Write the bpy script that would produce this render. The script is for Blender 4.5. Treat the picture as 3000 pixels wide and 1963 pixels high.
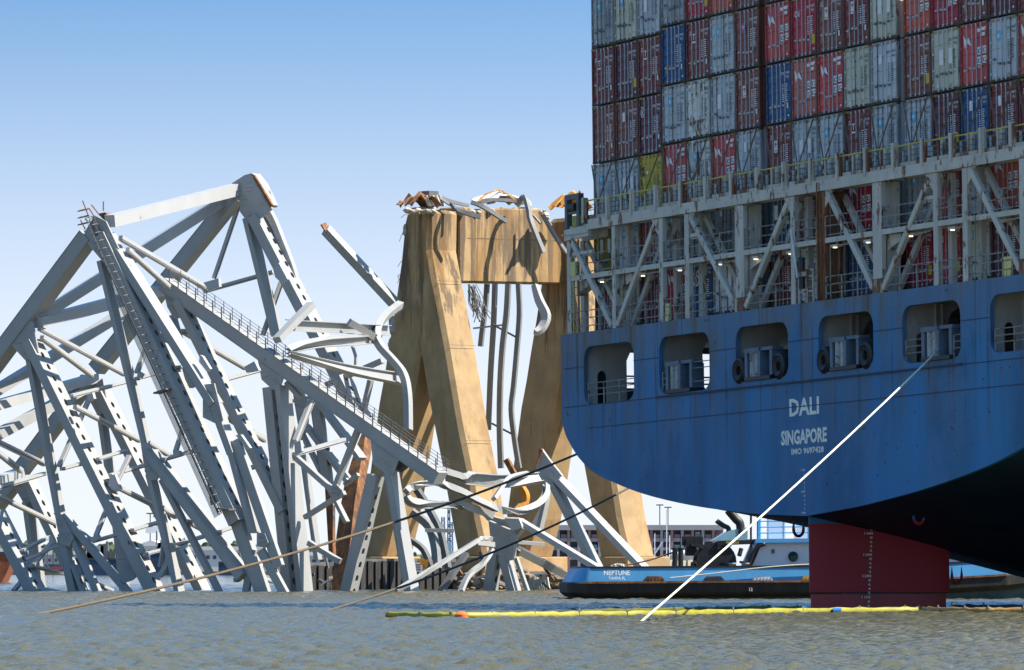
import bpy, bmesh, math, random
import numpy as np
from mathutils import Vector, Matrix
random.seed(7)
for o in list(bpy.data.objects): bpy.data.objects.remove(o)
scn = bpy.context.scene
COL = scn.collection
R = math.radians

# ------------------------------------------------------------------ camera
FPX, YHOR, HCAM = 17500.0, 1655.0, 2.05      # survey: focal length in photo pixels, horizon row, eye height
cam = bpy.data.cameras.new('camera'); camo = bpy.data.objects.new('camera', cam); COL.objects.link(camo)
camo.location = (0, 0, HCAM); camo.rotation_euler = (R(90), 0, 0)
cam.sensor_width = 36; cam.lens = FPX/3000*36; cam.shift_y = (YHOR-981.5)/3000
cam.clip_start = 1; cam.clip_end = 20000
scn.camera = camo
# ------------------------------------------------------------------ light
SUN = Vector((0.66, -0.09, 0.743)).normalized()
w = bpy.data.worlds.new('World'); scn.world = w; w.use_nodes = True
nt = w.node_tree; nt.nodes.clear()
sky = nt.nodes.new('ShaderNodeTexSky'); sky.sky_type = 'NISHITA'; sky.sun_disc = False
sky.sun_elevation = math.asin(SUN.z); sky.sun_rotation = math.atan2(SUN.x, SUN.y)
sky.altitude = 0; sky.air_density = 1.0; sky.dust_density = 0.25; sky.ozone_density = 1.5
bg = nt.nodes.new('ShaderNodeBackground'); bg.inputs['Strength'].default_value = 0.145
tc = nt.nodes.new('ShaderNodeTexCoord'); mp = nt.nodes.new('ShaderNodeMapping')
mp.vector_type = 'VECTOR'; mp.inputs['Scale'].default_value = (1, 1, 10.0)
nrm = nt.nodes.new('ShaderNodeVectorMath'); nrm.operation = 'NORMALIZE'
nt.links.new(tc.outputs['Generated'], mp.inputs['Vector']); nt.links.new(mp.outputs[0], nrm.inputs[0])
nt.links.new(nrm.outputs[0], sky.inputs['Vector'])
tint = nt.nodes.new('ShaderNodeMix'); tint.data_type = 'RGBA'; tint.blend_type = 'MULTIPLY'; tint.inputs[0].default_value = 1; tint.inputs[7].default_value = (.64, .96, 1.0, 1)
nt.links.new(sky.outputs[0], tint.inputs[6])
sepz = nt.nodes.new('ShaderNodeSeparateXYZ'); nt.links.new(tc.outputs['Generated'], sepz.inputs[0])
hz = nt.nodes.new('ShaderNodeMapRange'); hz.interpolation_type = 'SMOOTHSTEP'      # pale summer haze layer low over the horizon, all round
hz.inputs['From Min'].default_value = .012; hz.inputs['From Max'].default_value = .115; hz.inputs['To Min'].default_value = .97; hz.inputs['To Max'].default_value = 0
nt.links.new(sepz.outputs[2], hz.inputs['Value'])
hmix = nt.nodes.new('ShaderNodeMix'); hmix.data_type = 'RGBA'; hmix.inputs[7].default_value = (3.35, 3.5, 3.75, 1)
nt.links.new(hz.outputs[0], hmix.inputs[0]); nt.links.new(tint.outputs[2], hmix.inputs[6])
nt.links.new(hmix.outputs[2], bg.inputs['Color'])
wo = nt.nodes.new('ShaderNodeOutputWorld'); nt.links.new(bg.outputs[0], wo.inputs['Surface'])
sl = bpy.data.lights.new('sun', 'SUN'); sl.energy = 5.0; sl.angle = R(0.53); sl.color = (1.0, 0.94, 0.84)
slo = bpy.data.objects.new('sun', sl); COL.objects.link(slo)
slo.rotation_euler = SUN.to_track_quat('Z', 'Y').to_euler(); slo.location = (200, -50, 300)
vs = scn.view_settings; vs.view_transform = 'Standard'; vs.look = 'None'; vs.gamma = 1; vs.use_curve_mapping = False
vs.exposure = 0.9
scn.cycles.max_bounces = 6

# ------------------------------------------------------------------ helpers
def P(px, py, Z):                            # a surveyed picture position at a known distance -> point in the place
    return Vector(((px-1500)/FPX*Z, Z, HCAM+(YHOR-py)/FPX*Z))
def on_plane(px, py, p0, n):
    d = Vector(((px-1500)/FPX, 1.0, (YHOR-py)/FPX)); c = Vector((0, 0, HCAM))
    return c + d*((p0-c).dot(n)/d.dot(n))
def on_z(px, Zd, z): return Vector(((px-1500)/FPX*Zd, Zd, z))

class MB:
    def __init__(s): s.v = []; s.f = []
    def add(s, vs_, fs_):
        k = len(s.v); s.v += [Vector(v) for v in vs_]; s.f += [tuple(i+k for i in f) for f in fs_]; return s
    def box(s, x0, x1, y0, y1, z0, z1):
        return s.add([(x0,y0,z0),(x1,y0,z0),(x1,y1,z0),(x0,y1,z0),(x0,y0,z1),(x1,y0,z1),(x1,y1,z1),(x0,y1,z1)],
                     [(0,3,2,1),(4,5,6,7),(0,1,5,4),(1,2,6,5),(2,3,7,6),(3,0,4,7)])
    def prism(s, loop, vec, taper=None):     # loop of points extruded along vec
        n = len(loop); vec = Vector(vec)
        top = [Vector(p)+(vec if taper is None else vec*taper[i]) for i, p in enumerate(loop)]
        return s.add(list(loop)+top, [tuple(range(n))[::-1], tuple(range(n, 2*n))] +
                     [(i, (i+1) % n, n+(i+1) % n, n+i) for i in range(n)])
    def sweep(s, pts, prof, nref, scales=None, cap=True):   # profile (b,n): b across path, n along nref
        pts = [Vector(p) for p in pts]; nref = Vector(nref); m = len(prof); k0 = []
        vs_ = []
        for i, p in enumerate(pts):
            a = (pts[min(i+1, len(pts)-1)]-pts[max(i-1, 0)]).normalized()
            N = (nref-a*nref.dot(a)).normalized(); B = a.cross(N)
            sc = 1 if scales is None else scales[i]
            vs_ += [p+B*(b*sc)+N*n_ for b, n_ in prof]
        fs_ = []
        for i in range(len(pts)-1):
            for j in range(m):
                a_, b_ = i*m+j, i*m+(j+1) % m
                fs_.append((a_, b_, b_+m, a_+m))
        if cap: fs_ += [tuple(range(m))[::-1], tuple(range((len(pts)-1)*m, len(pts)*m))]
        return s.add(vs_, fs_)
    def beam(s, p, q, b, n, nref=(0,0,1)):   # rectangular bar
        return s.sweep([p, q], [(-b/2,-n/2),(b/2,-n/2),(b/2,n/2),(-b/2,n/2)], _safe(p, q, nref))
    def tube(s, pts, r, k=6):
        pts = [Vector(p) for p in pts]
        nr = _safe(pts[0], pts[-1], (0, 0, 1))
        return s.sweep(pts, [(r*math.cos(2*math.pi*i/k), r*math.sin(2*math.pi*i/k)) for i in range(k)], nr)
    def cyl(s, c, axis, r, h, k=16, r2=None):
        axis = Vector(axis).normalized(); c = Vector(c); r2 = r if r2 is None else r2
        u = axis.orthogonal().normalized(); v = axis.cross(u)
        lo = [c+u*(r*math.cos(2*math.pi*i/k))+v*(r*math.sin(2*math.pi*i/k)) for i in range(k)]
        hi = [c+axis*h+u*(r2*math.cos(2*math.pi*i/k))+v*(r2*math.sin(2*math.pi*i/k)) for i in range(k)]
        return s.add(lo+hi, [tuple(range(k))[::-1], tuple(range(k, 2*k))]+[(i, (i+1) % k, k+(i+1) % k, k+i) for i in range(k)])
    def grid(s, rows):
        n = len(rows[0]); return s.add([p for r in rows for p in r],
            [(i*n+j, i*n+j+1, (i+1)*n+j+1, (i+1)*n+j) for i in range(len(rows)-1) for j in range(n-1)])
    def xf(s, M): s.v = [M @ v for v in s.v]; return s
    def mesh(s, name, origin=Vector((0,0,0))):
        me = bpy.data.meshes.new(name); me.from_pydata([tuple(v-origin) for v in s.v], [], s.f)
        bm = bmesh.new(); bm.from_mesh(me); bmesh.ops.recalc_face_normals(bm, faces=bm.faces); bm.to_mesh(me); bm.free()
        me.validate(); return me
def _safe(p, q, nref):
    a = (Vector(q)-Vector(p)).normalized(); nref = Vector(nref)
    return nref if abs(a.dot(nref.normalized())) < 0.95 else Vector((0.31, -0.95, 0.05))

ORG = {}
def tag(o, label=None, cat=None, group=None, kind=None):
    if label: o['label'] = label
    if cat: o['category'] = cat
    if group: o['group'] = group
    if kind: o['kind'] = kind
    return o
def root(name, loc, label, cat, group=None, mat=None):
    o = bpy.data.objects.new(name, None); COL.objects.link(o); o.empty_display_size = 0.5
    if mat is not None: o.matrix_world = mat; ORG[o.name] = Vector((0,0,0))
    else: o.location = loc; ORG[o.name] = Vector(loc)
    return tag(o, label, cat, group)
def obj(name, mb, mat, parent=None, smooth=False, bevel=0, **kw):
    if parent is not None: org = ORG[parent.name]
    else:
        xs = [v.x for v in mb.v]; ys = [v.y for v in mb.v]; zs = [v.z for v in mb.v]
        org = Vector(((min(xs)+max(xs))/2, (min(ys)+max(ys))/2, min(zs)))
    o = bpy.data.objects.new(name, mb.mesh(name, org)); COL.objects.link(o)
    if parent is not None: o.parent = parent
    else: o.location = org
    ORG[o.name] = org
    o.data.materials.append(mat)
    if smooth:
        for p in o.data.polygons: p.use_smooth = True
        if smooth != 'all':
            o.data.set_sharp_from_angle(angle=R(40))
    if bevel:
        b = o.modifiers.new('bevel', 'BEVEL'); b.width = bevel; b.segments = 1; b.limit_method = 'ANGLE'; b.angle_limit = R(35)
    tag(o, **kw); return o

def text_mesh(s, size, width=None, weight=0.0, center=True):        # flat lettering in the XZ plane, reads along +X
    cu = bpy.data.curves.new('t', 'FONT'); cu.body = s; cu.size = 1; cu.offset = weight; cu.resolution_u = 2
    to = bpy.data.objects.new('t', cu); COL.objects.link(to)
    me = bpy.data.meshes.new_from_object(to.evaluated_get(bpy.context.evaluated_depsgraph_get()))
    bpy.data.objects.remove(to); bpy.data.curves.remove(cu)
    v = [x.co.copy() for x in me.vertices]; f = [tuple(p.vertices) for p in me.polygons]; bpy.data.meshes.remove(me)
    x0, x1 = min(a.x for a in v), max(a.x for a in v); y0, y1 = min(a.y for a in v), max(a.y for a in v)
    sz = size/(y1-y0); sx = sz if width is None else width/(x1-x0); xo = (x0+x1)/2 if center else x0
    m = MB(); m.add([((a.x-xo)*sx, 0, (a.y-y0)*sz) for a in v], f); return m

# ------------------------------------------------------------------ materials
MATS = {}
def M(name, col, rough=0.6, var=0.12, scale=1.0, zs=1.0, rust=0.0, bump=0.0, metal=0.0, rustcol=(0.14,0.05,0.018), rnd=0.0, rscale=None, rzs=None, emit=0, spec=0.5, stain=0, staincol=(0.03,0.025,0.02)):
    if name in MATS: return MATS[name]
    m = bpy.data.materials.new(name); m.use_nodes = True; t = m.node_tree; N = t.nodes; L = t.links
    b = N['Principled BSDF']; b.inputs['Roughness'].default_value = rough; b.inputs['Metallic'].default_value = metal
    b.inputs['Specular IOR Level'].default_value = spec
    c = N.new('ShaderNodeTexCoord'); oi = N.new('ShaderNodeObjectInfo')
    ad = N.new('ShaderNodeVectorMath'); ad.operation = 'ADD'
    mul = N.new('ShaderNodeMath'); mul.operation = 'MULTIPLY'; mul.inputs[1].default_value = 173.0
    L.new(oi.outputs['Random'], mul.inputs[0]); L.new(c.outputs['Object'], ad.inputs[0]); L.new(mul.outputs[0], ad.inputs[1])
    def noise(sc, z, det=5, rg=0.6):
        mp_ = N.new('ShaderNodeMapping'); mp_.inputs['Scale'].default_value = (sc, sc, sc*z)
        n = N.new('ShaderNodeTexNoise'); n.inputs['Scale'].default_value = 1; n.inputs['Detail'].default_value = det; n.inputs['Roughness'].default_value = rg
        L.new(ad.outputs[0], mp_.inputs[0]); L.new(mp_.outputs[0], n.inputs['Vector']); return n
    def mix(fac, a, bcol):
        x = N.new('ShaderNodeMix'); x.data_type = 'RGBA'
        if isinstance(fac, float): x.inputs[0].default_value = fac
        else: L.new(fac, x.inputs[0])
        for sck, v in ((6, a), (7, bcol)):
            if isinstance(v, tuple): x.inputs[sck].default_value = (*v, 1)
            else: L.new(v, x.inputs[sck])
        return x.outputs[2]
    def ramp(src, lo, hi):
        r = N.new('ShaderNodeMapRange'); r.inputs['From Min'].default_value = lo; r.inputs['From Max'].default_value = hi
        r.interpolation_type = 'SMOOTHSTEP'; L.new(src, r.inputs['Value']); return r.outputs[0]
    n1 = noise(scale, zs)
    cur = mix(ramp(n1.outputs[0], .25, .75), tuple(max(0, x*(1-var)) for x in col), tuple(min(1, x*(1+var)) for x in col))
    if rnd:
        r_ = N.new('ShaderNodeMapRange'); r_.inputs['To Min'].default_value = 0; r_.inputs['To Max'].default_value = rnd
        L.new(oi.outputs['Random'], r_.inputs['Value'])
        cur = mix(r_.outputs[0], cur, tuple(x*0.45 for x in col))
    if stain:
        n3 = noise(scale*0.9, zs*0.3 if zs < 1 else 0.12, 6, .65)
        cur = mix(ramp(n3.outputs[0], 0.66-stain*0.25, 0.82-stain*0.1), cur, staincol)
    if rust:
        n2 = noise(rscale or scale*1.7, rzs or max(zs, .35), 8, .7)
        cur = mix(ramp(n2.outputs[0], 0.69-rust*0.34, 0.76-rust*0.34), cur, rustcol)
    L.new(cur, b.inputs['Base Color'])
    if bump:
        bp = N.new('ShaderNodeBump'); bp.inputs['Strength'].default_value = bump; bp.inputs['Distance'].default_value = 0.05
        n4 = noise(scale*4, 1, 6); L.new(n4.outputs[0], bp.inputs['Height']); L.new(bp.outputs[0], b.inputs['Normal'])
    if emit:
        b.inputs['Emission Color'].default_value = (*col, 1); b.inputs['Emission Strength'].default_value = emit
    MATS[name] = m; return m
STEEL = M('truss grey paint', (0.345,0.342,0.33), .5, .07, .5, .3, rust=.12, rscale=.9, stain=.06, staincol=(.3,.27,.22))
STEEL2 = M('truss grey paint, bracing', (0.42,0.417,0.41), .5, .05, .5, .4, rust=.06)
RUSTY = M('rusted steel', (0.17,0.075,0.03), .8, .5, 1.5, .5, rust=.5, rustcol=(.33,.13,.03), bump=.3)
ORANGE = M('orange rust steel', (0.55,0.24,0.03), .6, .3, .8, .5, rust=.35, rustcol=(.16,.05,.01))
DARKST = M('dark weathered steel', (0.12,0.12,0.118), .55, .3, 1, .4, rust=.03)
DGREY = M('dark grey steel', (0.21,0.21,0.205), .5, .15, 1, .4, rust=.08)  # darker grey for hanging strips and draped beams
RAILM = M('railing steel', (0.13,0.125,0.12), .6, .3, 2)
def concrete():
    m = M('pier concrete', (0.42,0.275,0.13), .88, .14, .8, .8, stain=0, bump=.35)
    t = m.node_tree; N = t.nodes; L = t.links; b = N['Principled BSDF']; cur = b.inputs['Base Color'].links[0].from_socket
    g = N.new('ShaderNodeNewGeometry'); sx = N.new('ShaderNodeSeparateXYZ'); L.new(g.outputs['Position'], sx.inputs[0])
    def noise(sx_, sz, det=6, rg=.65):
        mp_ = N.new('ShaderNodeMapping'); mp_.inputs['Scale'].default_value = (sx_, sx_, sz); n = N.new('ShaderNodeTexNoise'); n.inputs['Scale'].default_value = 1; n.inputs['Detail'].default_value = det; n.inputs['Roughness'].default_value = rg
        L.new(g.outputs['Position'], mp_.inputs[0]); L.new(mp_.outputs[0], n.inputs['Vector']); return n.outputs[0]
    def rng(src, lo, hi, a_=0, b_=1):
        r = N.new('ShaderNodeMapRange'); r.interpolation_type = 'SMOOTHSTEP'; r.inputs['From Min'].default_value = lo; r.inputs['From Max'].default_value = hi; r.inputs['To Min'].default_value = a_; r.inputs['To Max'].default_value = b_; L.new(src, r.inputs['Value']); return r.outputs[0]
    def math_(op, x, y):
        q = N.new('ShaderNodeMath'); q.operation = op
        for k, v in ((0, x), (1, y)):
            if isinstance(v, float): q.inputs[k].default_value = v
            else: L.new(v, q.inputs[k])
        return q.outputs[0]
    def mixc(f, a_, c_):
        x = N.new('ShaderNodeMix'); x.data_type = 'RGBA'; L.new(f, x.inputs[0]); L.new(a_, x.inputs[6]); x.inputs[7].default_value = (*c_, 1); return x.outputs[2]
    up = rng(sx.outputs[2], 14.0, 31.0)                                  # run-off from the broken cap: heavier stains high up
    st = math_('ADD', noise(1.25, .10), math_('MULTIPLY', up, .20))
    cur = mixc(math_('MULTIPLY', rng(st, .62, .74), .8), cur, (.07,.05,.036))
    st2 = math_('ADD', noise(.45, .10), math_('MULTIPLY', up, .10)); cur = mixc(math_('MULTIPLY', rng(st2, .54, .70), .6), cur, (.27,.135,.03))
    cur = mixc(math_('MULTIPLY', rng(noise(2.6, .5, 8, .7), .66, .70), .55), cur, (.55,.47,.36))     # pale scrapes and spalls
    tide = rng(math_('ADD', sx.outputs[2], math_('MULTIPLY', noise(.8, .2), 1.5)), 1.6, 2.4, 1, 0); cur = mixc(math_('MULTIPLY', tide, .8), cur, (.05,.042,.03))
    cur = mixc(rng(noise(.35, .35, 3), .35, .7, 0, .22), cur, (.20,.15,.10))
    L.new(cur, b.inputs['Base Color']); return m
CONC = concrete()
CONCB = M('broken concrete', (0.44,0.38,0.31), .9, .3, 1.2, 1, rust=.2, rustcol=(.3,.17,.07), bump=.7)
# ------------------------------------------------------------------ the ship (local axes: u across to starboard, d forward, z up)
from mathutils.geometry import tessellate_polygon
TH, PH = 1.1053, 0.0262                      # heading and list measured from the container stacks
_c, _s, _cp, _sp = math.cos(TH), math.sin(TH), math.cos(PH), math.sin(PH)
SHIPM = Matrix(((_cp*_c, _s, -_sp*_c, 4.345), (-_cp*_s, _c, _sp*_s, 301.6845), (_sp, 0, _cp, 0), (0, 0, 0, 1)))
CL = 24.2; DT = -1.6
def hull_mat():
    m = M('hull paint', (0.022,0.175,0.375), .45, .30, .3, .25, stain=.5, staincol=(.06,.165,.25), rust=.03, rscale=1.2, rzs=.15, spec=.2)
    t = m.node_tree; N = t.nodes; L = t.links; b = N['Principled BSDF']
    src = b.inputs['Base Color'].links[0].from_socket
    c = N.new('ShaderNodeTexCoord'); sx = N.new('ShaderNodeSeparateXYZ'); L.new(c.outputs['Object'], sx.inputs[0])
    def sel(lo, hi):
        r = N.new('ShaderNodeMapRange'); r.inputs['From Min'].default_value = lo; r.inputs['From Max'].default_value = hi; L.new(sx.outputs[2], r.inputs['Value']); return r.outputs[0]
    def mixc(f, a, bb):
        x = N.new('ShaderNodeMix'); x.data_type = 'RGBA'; L.new(f, x.inputs[0])
        for k, v in ((6, a), (7, bb)):
            if isinstance(v, tuple): x.inputs[k].default_value = (*v, 1)
            else: L.new(v, x.inputs[k])
        return x.outputs[2]
    n = N.new('ShaderNodeTexNoise'); n.inputs['Scale'].default_value = 1; n.inputs['Detail'].default_value = 5
    mp_ = N.new('ShaderNodeMapping'); mp_.inputs['Scale'].default_value = (1.1, 1.1, .06); L.new(c.outputs['Object'], mp_.inputs[0]); L.new(mp_.outputs[0], n.inputs['Vector'])
    ad = N.new('ShaderNodeMath'); ad.operation = 'MULTIPLY_ADD'; ad.inputs[1].default_value = 4.5; L.new(n.outputs[0], ad.inputs[0])
    sub = N.new('ShaderNodeMath'); sub.operation = 'SUBTRACT'; L.new(sx.outputs[2], sub.inputs[0]); sub.inputs[1].default_value = 2.25
    L.new(sub.outputs[0], ad.inputs[2])
    r = N.new('ShaderNodeMapRange'); r.inputs['From Min'].default_value = 11.4; r.inputs['From Max'].default_value = 13.9; r.inputs['To Max'].default_value = .8; L.new(ad.outputs[0], r.inputs['Value'])
    worn = mixc(r.outputs[0], src, (.15,.19,.21))            # chalked, washed-out paint along the deck edge
    def stn(sc, zsc, lo, hi, det=6):
        q = N.new('ShaderNodeTexNoise'); q.inputs['Scale'].default_value = 1; q.inputs['Detail'].default_value = det; q.inputs['Roughness'].default_value = .65; m2 = N.new('ShaderNodeMapping'); m2.inputs['Scale'].default_value = (sc, sc, zsc); m2.inputs['Location'].default_value = (3.3*sc, 0, 0)
        L.new(c.outputs['Object'], m2.inputs[0]); L.new(m2.outputs[0], q.inputs['Vector']); z_ = N.new('ShaderNodeMapRange'); z_.interpolation_type = 'SMOOTHSTEP'; z_.inputs['From Min'].default_value = lo; z_.inputs['From Max'].default_value = hi; L.new(q.outputs[0], z_.inputs['Value']); return z_.outputs[0]
    def mul(x, y):
        q = N.new('ShaderNodeMath'); q.operation = 'MULTIPLY'; L.new(x, q.inputs[0])
        if isinstance(y, float): q.inputs[1].default_value = y
        else: L.new(y, q.inputs[1])
        return q.outputs[0]
    worn = mixc(mul(stn(.9, .05, .46, .60), mul(sel(5.5, 13.0), .85)), worn, (.12,.125,.125))     # grime runs below the deck edge and openings
    worn = mixc(mul(stn(2.4, .07, .55, .64), mul(sel(6.0, 11.5), .85)), worn, (.035,.037,.04))
    worn = mixc(mul(stn(.3, .25, .48, .62), .6), worn, (.07,.19,.36)); worn = mixc(mul(stn(1.3, 1.9, .64, .67, 9), .8), worn, (.02,.035,.055))   # touched-up patches, scuffs
    L.new(mixc(sel(3.34, 3.36), (0.40,0.040,0.048), worn), b.inputs['Base Color'])
    return m
HULL = hull_mat()
REDP = M('antifouling red', (0.40,0.042,0.05), .45, .2, .6, .4, stain=.12, staincol=(.05,.01,.012))
GREYI = M('mooring deck paint', (0.46,0.45,0.42), .6, .2, .6, .3, rust=.12)
WHITEP = M('white lettering', (0.72,0.68,0.58), .6, .12, 2)
BLACKM = M('black gear', (0.02,0.02,0.022), .5, .4, 2, rust=.1)
SHIPG = M('lashing bridge paint', (0.52,0.50,0.43), .5, .14, .8, .25, rust=.40, rscale=1.9, rzs=.4, rustcol=(.13,.055,.022), stain=.08, staincol=(.13,.08,.04))
SHIPGR = M('lashing bridge paint, rust-eaten', (0.46,0.43,0.36), .6, .2, .9, .3, rust=.62, rscale=.8, rzs=.3, rustcol=(.17,.06,.02))
RAILR = M('rust-flecked rail', (0.30,0.29,0.26), .6, .2, 3, 1, rust=.5, rscale=3)
YELR = M('yellow rail', (0.62,0.50,0.07), .5, .15, 2, 1, rust=.32, rscale=2.5)
ship = root('container_ship', None, 'huge blue hulled container ship with white name lettering on its stern', 'container ship', mat=SHIPM)
def sobj(name, mb, mat, parent=None, **k): return obj(name, mb, mat, parent or ship, **k)
# transom plate
half = [(0,3.70),(4.5,3.95),(7,4.16),(10.4,4.5),(13.8,4.95),(16.7,5.44),(19.2,6.0),(21.4,6.6),(22.9,7.33),(23.8,8.0),(24.5,8.7),(24.82,9.5),(24.85,11),(24.85,13.68)]
def refine(pl, k=4):
    out = []
    for i in range(len(pl)-1):
        p0, p1, p2, p3 = pl[max(i-1,0)], pl[i], pl[i+1], pl[min(i+2,len(pl)-1)]
        for j in range(k):
            t = j/k; out.append(tuple(.5*((2*b)+(c-a)*t+(2*a-5*b+4*c-d)*t*t+(-a+3*b-3*c+d)*t**3) for a,b,c,d in zip(p0,p1,p2,p3)))
    out.append(pl[-1]); return out
hr = refine(half)
outer = [(CL-y, z) for y, z in hr[::-1]] + [(CL+y, z) for y, z in hr[1:]]
OPEN = [(1.85,7.2,10.02),(9.86,15.0,10.12),(17.65,22.75,10.30),(25.64,30.71,10.33),(33.33,38.46,10.30),(41.0,46.1,10.34)]
def rrect(u0, u1, z0, z1, r, k=6):
    pts = []
    for cx, cz, a0 in ((u1-r,z0+r*.8,-90),(u1-r,z1-r,0),(u0+r,z1-r,90),(u0+r,z0+r*.8,180)):
        for i in range(k+1):
            a = R(a0+90*i/k); rz = r*.8 if cz < (z0+z1)/2 else r
            pts.append((cx+r*math.cos(a), cz+rz*math.sin(a)))
    return pts
holes = [rrect(a, b, z, 12.93, .72) for a, b, z in OPEN]
def plate(outer, holes, d0, d1, to3):
    loops = [[Vector((x, y, 0)) for x, y in l] for l in [outer]+holes]
    tris = tessellate_polygon(loops); flat = [v for l in loops for v in l]; n = len(flat); mb = MB()
    mb.add([to3(v.x, v.y, d0) for v in flat]+[to3(v.x, v.y, d1) for v in flat], [tuple(t) for t in tris]+[tuple(i+n for i in t[::-1]) for t in tris])
    k = 0
    for l in loops:
        m_ = len(l); mb.f += [(k+i, k+(i+1) % m_, n+k+(i+1) % m_, n+k+i) for i in range(m_)]; k += m_
    return mb
sobj('transom', plate(outer, holes, DT, DT+.22, lambda x, y, d: (x, d, y)), HULL)
# shell: bottom falls going forward, sides straight
rows = []
for t in (0, 2, 4, 6, 8, 10, 13, 17, 22, 30, 40, 60, 80):
    drop = 0.2*t+0.002*t*t
    rows.append([(u, DT+.222+t, 13.66 if i in (0, len(outer)-1) else max(z-drop*min(1, (13.7-z)/6)*(1-.5*abs(u-CL)/24.85), -11)) for i, (u, z) in enumerate(outer)])
hs = MB().grid(rows)
# port side opening to the mooring deck: cut by leaving it out of the shell strip and building the strip separately
npan = len(rows[0])
hs2 = MB(); keep = []
ports = {0, npan-2}
for fi, f in enumerate(hs.f):
    if fi % (npan-1) in (0, 1, 2, 3): continue          # top part of the port side (rebuilt with its openings)
    keep.append(f)
hs2.v = hs.v; hs2.f = keep
HULLB = M('shade-darkened hull navy', (.010,.030,.062), .55, .3, .6, .3, spec=.25, stain=.2, staincol=(.03,.06,.09))  # hull blue darkened so the deep shade under the counter is in the colour
sobj('hull_shell', hs2, HULLB, smooth='all')
zlow = rows[0][4][2]
ps = plate([(DT+.22, zlow), (78, zlow-.0), (78, 13.66), (DT+.22, 13.66)], [rrect(1.4, 15.5, 10.35, 12.85, .6)], 0, .2, lambda x, y, d: (CL-24.85+d, x, y))
sobj('port_side_plate', ps, HULL)
# mooring deck inside
b = MB().box(CL-24.6, CL+24.6, DT+.24, 18, 9.75, 9.95); sobj('mooring_deck', b, GREYI)
b = MB().box(CL-24.6, CL+24.6, DT+.24, 18, 13.15, 13.5); sobj('deckhead', b, GREYI)
b = MB().box(CL-24.6, CL+24.6, 17.0, 17.3, 9.95, 13.15); sobj('bulkhead', b, GREYI)
b = MB().box(23.9, 24.1, 1.2, 17, 9.95, 13.15); sobj('bulkhead', b, GREYI)
b = MB().box(CL-24.85, CL+24.85, DT+.23, 70, 13.5, 13.62); sobj('weather_deck', b, GREYI)
for (a, bb, z) in OPEN:
    u = a-.35
    web = [(DT+.23, 9.95), (0.75, 9.95), (0.95, 10.3), (0.95, 12.3), (1.15, 12.7), (1.6, 13.0), (2.2, 13.15), (DT+.23, 13.15)]
    dk = 8; door = [(-.72, 10.02), (-.18, 10.02)]+[(-.45+.27*math.cos(R(180*i/dk)), 11.5+.27*math.sin(R(180*i/dk))) for i in range(dk+1)]
    sobj('web_frame', plate(web, [door], 0, .12, lambda x, y, d: (u+d, x, y)), GREYI)
    for q in (.25, .6): sobj('stiffener', MB().box(u+.12, u+.30, q-.02, q+.02, 9.96, 13.1), GREYI) if a > 20 else None
# low rails in the openings
def rail(u0, u1, d, z0, hs_, parent=None, mat=None, posts=None, r=.025, name='railing'):
    m = MB()
    for h in hs_: m.tube([(u0, d, z0+h), (u1, d, z0+h)], r, 5)
    o = sobj(name, m, mat or RAILR, parent)
    n = posts or max(2, int((u1-u0)/1.3)+1)
    for i in range(n):
        u = u0+(u1-u0)*i/(n-1); sobj('railing_post', MB().box(u-.04, u+.04, d-.025, d+.025, z0, z0+hs_[-1]+.02), mat or RAILR, parent)
for k, (f0, f1) in {0: (0.05,.98), 1: (.03,.3), 4: (.03,.45), 5: (.05,1)}.items():
    a, bb, z = OPEN[k]; rail(a+(bb-a)*f0, a+(bb-a)*f1, DT+.12, z+.02, (.45, .75, 1.05))
a, bb, z = OPEN[1]; rail(a+(bb-a)*.62, a+(bb-a)*.98, DT+.12, z+.02, (.45, 1.1, 1.4)); a, bb, z = OPEN[4]; rail(a+(bb-a)*.85, a+(bb-a)*.99, DT+.12, z+.02, (.45, .75, 1.05))
m = MB()
for h in (10.7, 11.0, 11.3, 11.65): m.tube([(CL-24.72, 1.5, h), (CL-24.72, 15.4, h)], .045, 5)
sobj('railing', m, BLACKM)
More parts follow.
